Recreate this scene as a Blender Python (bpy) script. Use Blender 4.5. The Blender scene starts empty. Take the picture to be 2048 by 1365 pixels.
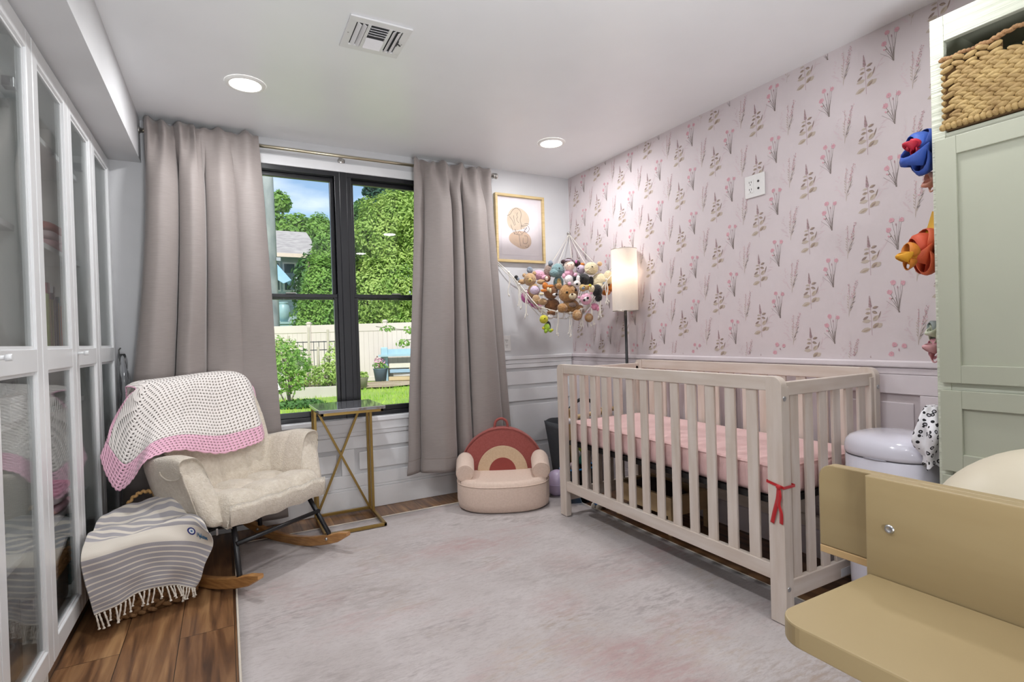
import bpy, bmesh, math, random
from mathutils import Vector, Matrix, noise
from math import sin, cos, pi, radians
random.seed(7)
scene = bpy.context.scene
COL = scene.collection

# ------------------------------------------------------------------ camera
cam_d = bpy.data.cameras.new('camera'); cam = bpy.data.objects.new('camera', cam_d); COL.objects.link(cam)
scene.camera = cam
cam_d.sensor_width = 36; cam_d.lens = 1066.8*36/2048; cam_d.clip_start = .02; cam_d.clip_end = 400
yaw, pit, rol = radians(28.3), radians(-0.5), radians(1.726)
fw = Vector((sin(yaw)*cos(pit), cos(yaw)*cos(pit), sin(pit)))
r0 = Vector((cos(yaw), -sin(yaw), 0)); d0 = fw.cross(r0)
rt = r0*cos(rol)+d0*sin(rol); dn = -r0*sin(rol)+d0*cos(rol)
m3 = Matrix((rt, -dn, -fw)).transposed()
cam.matrix_world = Matrix.Translation((0, 0, 1.07)) @ m3.to_4x4()

# ------------------------------------------------------------------ view
vs = scene.view_settings
vs.view_transform = 'Standard'; vs.look = 'None'; vs.gamma = 1; vs.use_curve_mapping = False
vs.exposure = 0.0

# ------------------------------------------------------------------ world and sun
w = bpy.data.worlds.new('sky_world'); scene.world = w; w.use_nodes = True
nt = w.node_tree; nt.nodes.clear()
out = nt.nodes.new('ShaderNodeOutputWorld'); bg = nt.nodes.new('ShaderNodeBackground')
sky = nt.nodes.new('ShaderNodeTexSky'); sky.sky_type = 'NISHITA'; sky.sun_disc = False
sky.sun_elevation = radians(42); sky.sun_rotation = radians(200); sky.air_density = 1.0; sky.dust_density = .6
tc = nt.nodes.new('ShaderNodeTexCoord'); mp = nt.nodes.new('ShaderNodeMapping')
mp.inputs['Scale'].default_value = (1, 1, 2.6); mp.inputs['Location'].default_value = (.35, .1, .2)
nz = nt.nodes.new('ShaderNodeTexNoise'); nz.inputs['Scale'].default_value = 2.6; nz.inputs['Detail'].default_value = 7
rp = nt.nodes.new('ShaderNodeValToRGB'); rp.color_ramp.elements[0].position = .50; rp.color_ramp.elements[1].position = .68
mx = nt.nodes.new('ShaderNodeMix'); mx.data_type = 'RGBA'
nt.links.new(tc.outputs['Generated'], mp.inputs['Vector']); nt.links.new(mp.outputs[0], nz.inputs['Vector'])
nt.links.new(nz.outputs[0], rp.inputs[0]); nt.links.new(rp.outputs[0], mx.inputs[0])
nt.links.new(sky.outputs[0], mx.inputs[6]); mx.inputs[7].default_value = (8.5, 8.6, 8.8, 1)
nt.links.new(mx.outputs[2], bg.inputs[0]); nt.links.new(bg.outputs[0], out.inputs[0])
bg.inputs[1].default_value = .17

def lamp(name, kind, loc, energy, color=(1, 1, 1), size=.1, target=None, **kw):
    d = bpy.data.lights.new(name, kind); o = bpy.data.objects.new(name, d); COL.objects.link(o)
    o.location = loc; d.energy = energy; d.color = color
    if kind == 'AREA': d.shape = kw.get('shape', 'DISK'); d.size = size
    if kind == 'AREA' and 'size_y' in kw: d.size_y = kw['size_y']
    if kind == 'POINT': d.shadow_soft_size = size
    if kind == 'SUN': d.angle = size
    if target is not None:
        o.rotation_euler = (Vector(target)-Vector(loc)).to_track_quat('-Z', 'Y').to_euler()
    return o
lamp('sun', 'SUN', (0, -5, 20), 4.5, (1, .95, .9), .012, target=(0+3.2, -5+11, 20-12.5))
# the room's recessed ceiling lights (two in view, four behind and beside the camera)
CEIL = 2.29
LIGHTS = [(.122, 2.78), (1.86, 2.85), (.122, 1.15), (1.70, 1.0), (.122, -.45), (1.70, -.45)]
for i, (x, y) in enumerate(LIGHTS):
    lamp('recessed_lamp', 'AREA', (x, y, CEIL-.012), [11, 10.5, 11.5, 5, 5, 3][i], (.985, .99, 1), .13, target=(x, y, 0))

# ------------------------------------------------------------------ materials
MATS = {}
def mat(name, col, rough=.6, col2=None, nscale=8, stretch=(1, 1, 1), bump=0, bscale=None, metal=0, detail=4,
        sheen=0, coat=0, spec=.5, coords='Object', lo=.35, hi=.65, sss=0, rot=(0, 0, 0)):
    if name in MATS: return MATS[name]
    m = bpy.data.materials.new(name); m.use_nodes = True; MATS[name] = m
    n = m.node_tree; b = n.nodes['Principled BSDF']
    b.inputs['Roughness'].default_value = rough; b.inputs['Metallic'].default_value = metal
    b.inputs['Specular IOR Level'].default_value = spec
    if sheen: b.inputs['Sheen Weight'].default_value = sheen; b.inputs['Sheen Roughness'].default_value = .4
    if coat: b.inputs['Coat Weight'].default_value = coat; b.inputs['Coat Roughness'].default_value = .08
    if sss:
        b.inputs['Subsurface Weight'].default_value = sss; b.inputs['Subsurface Radius'].default_value = (.02, .01, .008)
    if col2 is None: col2 = tuple(c*.93 for c in col)
    t = n.nodes.new('ShaderNodeTexCoord'); mp = n.nodes.new('ShaderNodeMapping')
    mp.inputs['Scale'].default_value = stretch; mp.inputs['Rotation'].default_value = rot
    nz = n.nodes.new('ShaderNodeTexNoise'); nz.inputs['Scale'].default_value = nscale; nz.inputs['Detail'].default_value = detail
    n.links.new(t.outputs[coords], mp.inputs[0]); n.links.new(mp.outputs[0], nz.inputs[0])
    r = n.nodes.new('ShaderNodeValToRGB'); r.color_ramp.elements[0].position = lo; r.color_ramp.elements[1].position = hi
    r.color_ramp.elements[0].color = (*col, 1); r.color_ramp.elements[1].color = (*col2, 1)
    n.links.new(nz.outputs[0], r.inputs[0]); n.links.new(r.outputs[0], b.inputs['Base Color'])
    if bump:
        bn = n.nodes.new('ShaderNodeBump'); bn.inputs['Strength'].default_value = bump; bn.inputs['Distance'].default_value = .01
        nb = nz
        if bscale:
            nb = n.nodes.new('ShaderNodeTexNoise'); nb.inputs['Scale'].default_value = bscale; nb.inputs['Detail'].default_value = 5
            n.links.new(mp.outputs[0], nb.inputs[0])
        n.links.new(nb.outputs[0], bn.inputs['Height']); n.links.new(bn.outputs[0], b.inputs['Normal'])
    return m
def srgb(r, g, b):
    f = lambda c: (c/255/12.92) if c/255 <= .04045 else ((c/255+.055)/1.055)**2.4
    return (f(r), f(g), f(b))
def flat(name, rgb, rough=.7, **k): return mat(name, srgb(*rgb), rough, **k)
def glassmat(name, tint=(1, 1, 1), refl=1.0, ior=1.5):
    m = bpy.data.materials.new(name); m.use_nodes = True; n = m.node_tree; n.nodes.clear(); MATS[name] = m
    o = n.nodes.new('ShaderNodeOutputMaterial'); mi = n.nodes.new('ShaderNodeMixShader')
    tr = n.nodes.new('ShaderNodeBsdfTransparent'); gl = n.nodes.new('ShaderNodeBsdfGlossy'); fr = n.nodes.new('ShaderNodeFresnel')
    tr.inputs[0].default_value = (*tint, 1); gl.inputs['Roughness'].default_value = .012; fr.inputs[0].default_value = ior
    mu = n.nodes.new('ShaderNodeMath'); mu.operation = 'MULTIPLY'; mu.inputs[1].default_value = refl; mu.use_clamp = True
    n.links.new(fr.outputs[0], mu.inputs[0]); n.links.new(mu.outputs[0], mi.inputs[0])
    n.links.new(tr.outputs[0], mi.inputs[1]); n.links.new(gl.outputs[0], mi.inputs[2]); n.links.new(mi.outputs[0], o.inputs[0])
    return m
def emit(name, col, strength):
    m = bpy.data.materials.new(name); m.use_nodes = True; n = m.node_tree; MATS[name] = m
    b = n.nodes['Principled BSDF']; b.inputs['Base Color'].default_value = (*col, 1)
    b.inputs['Emission Color'].default_value = (*col, 1); b.inputs['Emission Strength'].default_value = strength
    return m

# ------------------------------------------------------------------ mesh builder
class MB:
    def __init__(s): s.bm = bmesh.new(); s.mi = 0
    def _f(s, vs, smooth=False):
        try:
            f = s.bm.faces.new(vs); f.material_index = s.mi; f.smooth = smooth; return f
        except ValueError: return None
    def box(s, x0, x1, y0, y1, z0, z1, bev=0, M=None):
        if x0 > x1: x0, x1 = x1, x0
        if y0 > y1: y0, y1 = y1, y0
        if z0 > z1: z0, z1 = z1, z0
        if bev <= 0:
            P = [(x, y, z) for x in (x0, x1) for y in (y0, y1) for z in (z0, z1)]
            v = [s.bm.verts.new(M @ Vector(p) if M else p) for p in P]
            for q in ((0, 1, 3, 2), (4, 6, 7, 5), (0, 4, 5, 1), (2, 3, 7, 6), (0, 2, 6, 4), (1, 5, 7, 3)): s._f([v[i] for i in q])
            return s
        b = min(bev, (x1-x0)/2.01, (y1-y0)/2.01, (z1-z0)/2.01)
        t = bmesh.new()
        bmesh.ops.create_cube(t, size=1)
        for v in t.verts: v.co = Vector(((x0+x1)/2+v.co.x*(x1-x0), (y0+y1)/2+v.co.y*(y1-y0), (z0+z1)/2+v.co.z*(z1-z0)))
        bmesh.ops.bevel(t, geom=t.edges[:], offset=b, segments=2 if b < .01 else 4, affect='EDGES', profile=.5)
        s.add(t, M); t.free(); return s
    def add(s, t, M=None, smooth=None):
        mp = {}
        for v in t.verts: mp[v] = s.bm.verts.new(M @ v.co if M else v.co)
        for f in t.faces:
            nf = s._f([mp[v] for v in f.verts], f.smooth if smooth is None else smooth)
        return s
    def tube(s, pts, r, n=8, closed=False, cap=True, sq=False):
        pts = [Vector(p) for p in pts]; rings = []; N = len(pts)
        up = None
        for i, p in enumerate(pts):
            a = pts[(i-1) % N] if (closed or i > 0) else p; b = pts[(i+1) % N] if (closed or i < N-1) else p
            t = (b-a).normalized() if (b-a).length > 1e-9 else Vector((0, 0, 1))
            if up is None:
                up = Vector((0, 0, 1)) if abs(t.z) < .9 else Vector((1, 0, 0))
            x = t.cross(up)
            if x.length < 1e-6: x = t.cross(Vector((0, 1, 0)))
            x.normalize(); y = t.cross(x).normalized(); up = -y if not closed else Vector((0, 0, 1)) if abs(t.z) < .95 else -y
            rr = r[i] if isinstance(r, (list, tuple)) else r
            ring = []
            for k in range(n):
                a_ = 2*pi*(k+.5)/n if sq else 2*pi*k/n
                ring.append(s.bm.verts.new(p+x*cos(a_)*rr+y*sin(a_)*rr))
            rings.append(ring)
        R = range(N if closed else N-1)
        for i in R:
            A, B = rings[i], rings[(i+1) % N]
            for k in range(n): s._f([A[k], A[(k+1) % n], B[(k+1) % n], B[k]], n > 4)
        if cap and not closed:
            s._f(rings[0][::-1]); s._f(rings[-1])
        return s
    def bar(s, a, b, w): return s.tube([a, b], w*.7071, 4, sq=True)
    def ball(s, c, r, seg=16, ring=10, M=None, jit=0, seed=0):
        if not isinstance(r, (tuple, list)): r = (r, r, r)
        c = Vector(c); rows = []
        for i in range(ring+1):
            th = pi*i/ring; row = []
            if i in (0, ring): ks = [0]
            else: ks = range(seg)
            for k in ks:
                ph = 2*pi*k/seg
                d = Vector((sin(th)*cos(ph)*r[0], sin(th)*sin(ph)*r[1], cos(th)*r[2]))
                if jit: d *= 1+jit*noise.noise(d*(9/max(r)*.18)+Vector((seed, seed*2, 0)))
                if M is not None: d = M @ d
                row.append(s.bm.verts.new(c+d))
            rows.append(row)
        for i in range(ring):
            A, B = rows[i], rows[i+1]
            for k in range(seg):
                k2 = (k+1) % seg
                if len(A) == 1: s._f([A[0], B[k], B[k2]], True)
                elif len(B) == 1: s._f([A[k], B[0], A[k2]], True)
                else: s._f([A[k], B[k], B[k2], A[k2]], True)
        return s
    def lathe(s, prof, c=(0, 0, 0), n=32, M=None, sx=1, sy=1, smooth=True, expo=2):
        c = Vector(c); rings = []
        for (r, z) in prof:
            if r < 1e-6:
                p = Vector((0, 0, z)); p = M @ p if M else p
                rings.append([s.bm.verts.new(c+p)]); continue
            ring = []
            for k in range(n):
                a = 2*pi*k/n; ca, sa = cos(a), sin(a)
                if expo != 2:
                    ca = math.copysign(abs(ca)**(2/expo), ca); sa = math.copysign(abs(sa)**(2/expo), sa)
                p = Vector((r*ca*sx, r*sa*sy, z)); p = M @ p if M else p
                ring.append(s.bm.verts.new(c+p))
            rings.append(ring)
        for i in range(len(rings)-1):
            A, B = rings[i], rings[i+1]
            for k in range(n):
                k2 = (k+1) % n
                if len(A) == 1 and len(B) == 1: continue
                if len(A) == 1: s._f([A[0], B[k], B[k2]], smooth)
                elif len(B) == 1: s._f([A[k], A[k2], B[0]], smooth)
                else: s._f([A[k], A[k2], B[k2], B[k]], smooth)
        return s
    def grid(s, P, smooth=True, closed_u=False, uv=None):
        nr, nc = len(P), len(P[0])
        V = [[s.bm.verts.new(p) for p in row] for row in P]
        lay = s.bm.loops.layers.uv.verify() if uv else None
        for i in range(nr-1):
            for j in range(nc if closed_u else nc-1):
                j2 = (j+1) % nc
                f = s._f([V[i][j], V[i][j2], V[i+1][j2], V[i+1][j]], smooth)
                if f and uv:
                    for l, (a, b) in zip(f.loops, ((i, j), (i, j2), (i+1, j2), (i+1, j))): l[lay].uv = uv(a/(nr-1), (b if b or not closed_u else nc)/(nc-1))
        return V
    def prism(s, poly, h, M):
        """polygon in the local xy plane, extruded along local z by h, placed by M"""
        a = [s.bm.verts.new(M @ Vector((x, y, 0))) for x, y in poly]; b = [s.bm.verts.new(M @ Vector((x, y, h))) for x, y in poly]
        s._f(a[::-1]); s._f(b)
        for i in range(len(poly)):
            j = (i+1) % len(poly); s._f([a[i], a[j], b[j], b[i]])
        return s
    def poly(s, pts): s._f([s.bm.verts.new(p) for p in pts]); return s
    def build(s, name, mats, parent=None, recalc=True, sub=0, solid=0, bevel=0, label=None, offset=0, wn=False):
        if recalc: bmesh.ops.recalc_face_normals(s.bm, faces=s.bm.faces[:])
        me = bpy.data.meshes.new(name); s.bm.to_mesh(me); s.bm.free()
        for m in (mats if isinstance(mats, (list, tuple)) else [mats]): me.materials.append(m)
        o = bpy.data.objects.new(name, me); COL.objects.link(o)
        if parent is not None:
            o.parent = parent
            o.matrix_parent_inverse = parent_matrix(parent).inverted()
        if solid:
            md = o.modifiers.new('thickness', 'SOLIDIFY'); md.thickness = solid; md.offset = offset
        if sub:
            md = o.modifiers.new('subdivision', 'SUBSURF'); md.levels = sub; md.render_levels = sub
        if bevel:
            md = o.modifiers.new('bevel', 'BEVEL'); md.width = bevel; md.segments = 2; md.limit_method = 'ANGLE'
        if label: o['label'] = label
        return o
def parent_matrix(o):
    m = Matrix.LocRotScale(o.location, o.rotation_euler, o.scale)
    if o.parent is not None: m = parent_matrix(o.parent) @ o.matrix_parent_inverse @ m
    return m
def tag(o, label=None, cat=None, group=None, kind=None):
    if label: o['label'] = label
    if cat: o['category'] = cat
    if group: o['group'] = group
    if kind: o['kind'] = kind
    return o
def thing(name, label, cat, loc=(0, 0, 0), group=None, rz=0):
    o = bpy.data.objects.new(name, None); COL.objects.link(o); o.empty_display_size = .05
    o.location = loc; o.rotation_euler = (0, 0, rz)
    return tag(o, label, cat, group)
def struct(o, label=None): o['kind'] = 'structure'; return tag(o, label) if label else o
def rotz(a): return Matrix.Rotation(a, 4, 'Z')
def lerp(a, b, t): return a+(b-a)*t
def sstep(a, b, x):
    t = max(0, min(1, (x-a)/(b-a))); return t*t*(3-2*t)
def catmull(P, n):
    """dense points through the control points P"""
    P = [Vector(p) for p in P]; out_ = []; N = len(P)
    for i in range(n+1):
        t = i/n*(N-1); k = min(int(t), N-2); f = t-k
        p0, p1, p2, p3 = P[max(k-1, 0)], P[k], P[k+1], P[min(k+2, N-1)]
        out_.append(.5*((2*p1)+(-p0+p2)*f+(2*p0-5*p1+4*p2-p3)*f*f+(-p0+3*p1-3*p2+p3)*f**3))
    return out_
def surf(ctrl, nu, nv):
    rows = [catmull(r, nu) for r in ctrl]
    cols = [catmull([rows[i][j] for i in range(len(rows))], nv) for j in range(nu+1)]
    return [[cols[j][i] for j in range(nu+1)] for i in range(nv+1)]
# ================================================================== THE ROOM
XR, YB, XL, YF = 2.405, 3.46, -.95, -1.3
white_wall = flat('white wall paint', (214, 214, 216), .55, nscale=3, bump=.02, bscale=180)
white_trim = flat('white satin trim paint', (238, 238, 240), .3, nscale=4)
ceil_paint = flat('satin ceiling paint', (240, 241, 243), .34, nscale=1.2, bump=.015, bscale=40)
lil_trim = flat('soft white trim paint', (232, 222, 226), .32, nscale=4)
black_frame = flat('black window frame', (34, 34, 38), .3, nscale=6)

# floor: dark brown planks
def plank_mat():
    m = bpy.data.materials.new('brown wood planks'); m.use_nodes = True; n = m.node_tree; b = n.nodes['Principled BSDF']
    t = n.nodes.new('ShaderNodeTexCoord'); mp = n.nodes.new('ShaderNodeMapping'); mp.inputs['Rotation'].default_value = (0, 0, pi/2)
    br = n.nodes.new('ShaderNodeTexBrick'); br.offset = .37; br.squash = 1
    br.inputs['Scale'].default_value = 1; br.inputs['Brick Width'].default_value = 1.15; br.inputs['Row Height'].default_value = .178
    br.inputs['Mortar Size'].default_value = .0012; br.inputs['Bias'].default_value = 0
    br.inputs['Color1'].default_value = (0, 0, 0, 1); br.inputs['Color2'].default_value = (1, 1, 1, 1); br.inputs['Mortar'].default_value = (.5, .5, .5, 1)
    n.links.new(t.outputs['Object'], mp.inputs[0]); n.links.new(mp.outputs[0], br.inputs[0])
    ns = n.nodes.new('ShaderNodeTexNoise'); m2 = n.nodes.new('ShaderNodeMapping'); m2.inputs['Scale'].default_value = (1.1, 13, 1)
    off = n.nodes.new('ShaderNodeVectorMath'); off.operation = 'MULTIPLY_ADD'; off.inputs[1].default_value = (9, 9, 9)
    n.links.new(br.outputs[0], off.inputs[0]); n.links.new(mp.outputs[0], off.inputs[2]); n.links.new(off.outputs[0], m2.inputs[0])
    n.links.new(m2.outputs[0], ns.inputs[0]); ns.inputs['Scale'].default_value = 2.2; ns.inputs['Detail'].default_value = 9; ns.inputs['Distortion'].default_value = .6
    r = n.nodes.new('ShaderNodeValToRGB'); e = r.color_ramp.elements
    e[0].position = .28; e[0].color = (*srgb(78, 54, 40), 1); e[1].position = .72; e[1].color = (*srgb(178, 138, 96), 1)
    x = r.color_ramp.elements.new(.5); x.color = (*srgb(136, 98, 66), 1)
    n.links.new(ns.outputs[0], r.inputs[0])
    mx = n.nodes.new('ShaderNodeMix'); mx.data_type = 'RGBA'; mx.blend_type = 'MULTIPLY'; mx.inputs[0].default_value = .75
    r2 = n.nodes.new('ShaderNodeValToRGB'); r2.color_ramp.elements[0].color = (.50, .42, .40, 1); r2.color_ramp.elements[1].color = (1.0, 1.0, 1.0, 1)
    n.links.new(br.outputs[0], r2.inputs[0]); n.links.new(r.outputs[0], mx.inputs[6]); n.links.new(r2.outputs[0], mx.inputs[7])
    mo = n.nodes.new('ShaderNodeMix'); mo.data_type = 'RGBA'; mo.inputs[7].default_value = (.02, .012, .008, 1)
    n.links.new(br.outputs['Fac'], mo.inputs[0]); n.links.new(mx.outputs[2], mo.inputs[6]); n.links.new(mo.outputs[2], b.inputs['Base Color'])
    b.inputs['Roughness'].default_value = .32
    bu = n.nodes.new('ShaderNodeBump'); bu.inputs['Strength'].default_value = .12; bu.inputs['Distance'].default_value = .004
    n.links.new(ns.outputs[0], bu.inputs['Height']); n.links.new(bu.outputs[0], b.inputs['Normal'])
    return m
mb = MB(); mb.box(XL-.15, XR+.15, YF-.15, YB+.15, -.1, 0); struct(mb.build('floor', plank_mat()), 'brown plank floor')
mb = MB(); mb.box(XL-.15, XR+.15, YF-.15, YB+.15, CEIL, CEIL+.15); struct(mb.build('ceiling', ceil_paint), 'white ceiling')
mb = MB(); mb.box(XL-.15, XL, YF, YB, 0, CEIL); struct(mb.build('wall_left', white_wall))
mb = MB(); mb.box(XL-.15, XR+.15, YF-.15, YF, 0, CEIL); struct(mb.build('wall_front', white_wall))
# window wall with its opening
WX0, WX1, WZ0, WZ1 = .06, 1.31, .585, 2.135
mb = MB()
mb.box(XL-.15, WX0, YB, YB+.15, 0, CEIL); mb.box(WX1, XR+.15, YB, YB+.15, 0, CEIL)
mb.box(WX0, WX1, YB, YB+.15, 0, WZ0); mb.box(WX0, WX1, YB, YB+.15, WZ1, CEIL)
struct(mb.build('wall_back', white_wall), 'white window wall')
mb = MB(); mb.box(XL+.0005, -.365, YF+.0005, YB-.0005, 2.062, CEIL-.0005); struct(mb.build('trim_1', white_wall), 'boxed white soffit above the glass bookcases')

# wallpaper wall: printed flowers on pale pink
paper = flat('pale pink wallpaper', (214, 203, 205), .62, nscale=2, col2=srgb(209, 198, 200))
pm = [paper] + [mat('printed '+n_, srgb(*c), .65) for n_, c in (('olive leaf', (174, 156, 138)), ('brown leaf', (150, 130, 122)), ('mauve bud', (176, 144, 150)), ('pink bloom', (216, 164, 174)), ('grey stem', (136, 124, 120)), ('faint sprig', (213, 196, 200)), ('pale lavender', (200, 168, 176)), ('pale olive', (192, 177, 164)))]
mb = MB(); mb.box(XR, XR+.15, YF, YB, 0, CEIL)
EPSX = [0]; CNT = [0]
def W(y0, z0, a, b):  # a to the right in view, b up
    return (XR-EPSX[0]-CNT[0]*1.3e-5, y0-a, z0+b)
def clipz(z): return .93 < z < CEIL-.001
def leaf(y0, z0, a, b, ang, L, wd, mi):
    CNT[0] = (CNT[0]+1) % 90
    pts = []
    for t, k in ((0, 0), (.25, .8), (.55, 1), (.8, .62), (1, 0), (.8, -.62), (.55, -1), (.25, -.8)):
        x = t*L; y = k*wd/2; pts.append((a+x*cos(ang)-y*sin(ang), b+x*sin(ang)+y*cos(ang)))
    P = [W(y0, z0, *p) for p in pts]
    if not all(clipz(p[2]) and YF+.3 < p[1] < YB-.003 for p in P): return
    mb.mi = mi; mb.poly(P)
def line(y0, z0, pts, w_, mi):
    for (a, b), (c, d) in zip(pts, pts[1:]):
        CNT[0] = (CNT[0]+1) % 90
        L = math.hypot(c-a, d-b) or 1e-6; nx, ny = -(d-b)/L*w_/2, (c-a)/L*w_/2
        P = [W(y0, z0, a-nx, b-ny), W(y0, z0, c-nx*.8, d-ny*.8), W(y0, z0, c+nx*.8, d+ny*.8), W(y0, z0, a+nx, b+ny)]
        if all(clipz(p[2]) and YF+.3 < p[1] < YB-.003 for p in P): mb.mi = mi; mb.poly(P)
def motifA(y0, z0, R):
    CNT[0] = 0
    EPSX[0] = .0004
    for k in range(7):   # faint ghost fern to the right
        leaf(y0, z0, .022+.006*k, .04+.012*k, R.uniform(-.2, 1.6), .03, .005, 6)
    EPSX[0] = .0006
    line(y0, z0, [(0, -.008), (-.001, .05), (-.004, .1), (-.008, .16)], .0016, 3)
    for (a, b, an, L, wd, mi) in ((.018, .026, .55, .028, .019, 8), (-.003, .021, pi+.30, .043, .020, 8), (-.006, .018, pi+.34, .032, .007, 1), (.003, .022, .72, .033, .017, 1), (.008, .024, .62, .022, .007, 2), (-.003, .054, pi+.10, .036, .016, 8), (-.013, .073, pi+.58, .027, .010, 2), (.004, .053, .75, .033, .019, 8), (.026, .062, 1.25, .034, .0055, 2), (.006, .058, .85, .020, .006, 1),
        (-.004, .087, pi+.10, .022, .011, 1), (-.007, .088, pi+.05, .015, .005, 2), (.001, .092, -.32, .023, .012, 2), (.004, .089, -.30, .016, .005, 1), (-.003, .104, pi+.06, .022, .008, 8), (.003, .106, .25, .025, .011, 2), (.006, .108, .5, .014, .006, 1)):
        leaf(y0, z0, a, b, an, L, wd, mi)
    for k in range(10):
        b = .110+k*.0052; wv = .0095*(1-k/11.5)
        for sgn in (-1, 1): leaf(y0, z0, -.005-.0003*k, b, pi/2+sgn*.9, wv, .004, 3 if (k+sgn) % 3 else 2)
def motifB(y0, z0, R):
    CNT[0] = 0
    EPSX[0] = .0006
    tips = [(-.047, .048, .0011), (-.030, .074, .0022), (-.019, .112, .0015), (-.003, .095, .0014), (.009, .130, .0008), (.015, .108, .0012), (-.028, .052, .0012), (-.012, .060, .0024), (.008, .070, .0012), (-.020, .040, .0020), (.003, .055, .0026), (.012, .085, .0010)]
    for (a, b, w_) in tips:
        line(y0, z0, [(R.uniform(-.002, .003), -.002), (a*.35, b*.45), (a, b)], w_, 5)
    for (a, b, r) in ((-.033, .082, .0105), (-.020, .121, .0100), (.016, .116, .0090)):
        for k in range(9):
            an = k*2*pi/9; leaf(y0, z0, a, b, an, r*R.uniform(.9, 1.25), .0085, 4)
        EPSX[0] = .0008
        for k in range(4): leaf(y0, z0, a+R.uniform(-.004, .002), b+R.uniform(-.004, .004), R.uniform(0, 6), .004, .0014, 3)
        EPSX[0] = .0006
    leaf(y0, z0, -.003, .093, pi/2+.1, .014, .005, 3); leaf(y0, z0, -.028, .054, pi-.6, .010, .007, 4); leaf(y0, z0, -.028, .054, .5, .008, .005, 2)
def motifC(y0, z0, R):
    CNT[0] = 0
    EPSX[0] = .0004
    for k in range(6): leaf(y0, z0, -.006-.005*k, .012+.008*k, pi-R.uniform(.2, 1.1), .022, .006, 6)
    for k in range(7): leaf(y0, z0, -.03+R.uniform(-.008, .008), .06+.008*k, R.uniform(0, 3), .012, .005, 6)
    EPSX[0] = .0006
    line(y0, z0, [(0, -.004), (.006, .04), (.016, .08), (.032, .138)], .0012, 8)
    line(y0, z0, [(0, .0), (.001, .05), (.003, .1), (.004, .14)], .0011, 8)
    line(y0, z0, [(.003, .025), (.016, .05), (.03, .062)], .001, 5); line(y0, z0, [(.006, .035), (.018, .06), (.028, .08)], .001, 5)
    for k in range(7): leaf(y0, z0, .003+.003*k, .018+.011*k, .9+R.uniform(-.3, .3), .018, .0034, 5 if k % 2 else 8)
    for k in range(5): leaf(y0, z0, .0, .03+.012*k, pi-1.0, .012, .003, 8)
    for k in range(16):
        b = .078+k*.0047; a = .017+(b-.08)*.28
        for sgn in (-1, 1): leaf(y0, z0, a+R.uniform(-.003, .003)+sgn*.003, b, R.uniform(0, 6), .0052*(1-.35*k/16), .0036, (7, 4, 3)[(k*2+sgn) % 3])
    for k in range(14):
        b = .075+k*.0048; leaf(y0, z0, .003+R.uniform(-.004, .004), b, R.uniform(0, 6), .0046, .0032, 7 if k % 3 else 4)
R = random.Random(3)
for k in range(-9, 9):
    for j in range(-8, 8):
        yA = 1.523+.2625*k; o_ = 0 if k % 2 == 0 else .127
        if -1 < yA < YB: motifA(yA, 1.417-o_+.2535*j, R)
        yB = 1.4185+.2625*k; o_ = 0 if k % 2 == 0 else .1265
        if -1 < yB < YB: motifB(yB, 1.502-o_+.2535*j, R)
        yC = 1.616+.2625*k; o_ = 0 if k % 2 == 0 else .126
        if -1 < yC < YB: motifC(yC, 1.494-o_+.2515*j, R)
wr = mb.build('wall_right', pm, recalc=False); struct(wr, 'pink wallpapered wall with flower sprigs')

# wainscot and rails
def panel_back(x0, x1, z0, z1, mb):   # raised frame of a field: sloped moulding and raised centre
    d = .006
    for (a, b, c, e) in ((x0, x1, z0, z0+.006), (x0, x1, z1-.006, z1), (x0, x0+.006, z0, z1), (x1-.006, x1, z0, z1)): mb.box(a, b, YB-.012, YB-.0002, c, e)
    mb.box(x0+.03, x1-.03, YB-.008, YB-.0002, z0+.03, z1-.03, .003)
mb = MB()
mb.box(WX1+.06, XR-.024, YB-.022, YB-.0003, .897, .925, .006); mb.box(WX1+.06, XR-.024, YB-.012, YB-.0003, .866, .896, .004)
struct(mb.build('trim_2', white_trim), 'chair rail on the window wall')
mb = MB()
# boards standing proud of the wall, leaving recessed fields
T0 = YB-.014
for (a, b, c, e) in ((WX1+.06, XR-.026, .835, .864), (WX1+.06, XR-.026, .59, .68), (WX1+.06, WX1+.14, .681, .834), (WX1+.06, WX1+.14, .251, .589), (XR-.06, XR-.026, .681, .834), (XR-.06, XR-.026, .251, .589), (WX1+.06, XR-.026, .147, .25), (XL+.4, WX1+.059, .39, .467), (XL+.4, WX1+.059, .147, .225), (.62, .70, .226, .389), (WX1-.02, WX1+.059, .226, .389), (-.05, .03, .226, .389)):
    mb.box(a, b, T0, YB-.0003, c, e, .002)
for (a, b) in ((WX1+.14, XR-.05),):
    mb.box(a+.03, b-.03, YB-.009, YB-.0003, .62+.09, .81, .003); mb.box(a+.03, b-.03, YB-.009, YB-.0003, .28, .56, .003)
for (a, b) in ((.03, .62), (.70, WX1-.02)): mb.box(a+.03, b-.03, YB-.009, YB-.0003, .25, .362, .004)
struct(mb.build('trim_3', white_trim), 'white panelling on the window wall')
mb = MB(); mb.box(XL+.4, XR-.024, YB-.020, YB-.0003, .0005, .13, .003); mb.box(XL+.4, XR-.024, YB-.016, YB-.0003, .1305, .146, .003)
struct(mb.build('baseboard_back', white_trim), 'white baseboard under the window')
mb = MB(); mb.box(XR-.022, XR-.0003, YF, YB-.0005, .897, .925, .006); mb.box(XR-.012, XR-.0003, YF, YB-.0005, .869, .896, .004)
struct(mb.build('trim_4', lil_trim), 'chair rail under the wallpaper')
mb = MB()
mb.box(XR-.014, XR-.0003, YF, YB-.0005, .79, .868, .002); mb.box(XR-.014, XR-.0003, YF, YB-.0005, .147, .24, .002)
yy = YB-.0005
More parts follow.
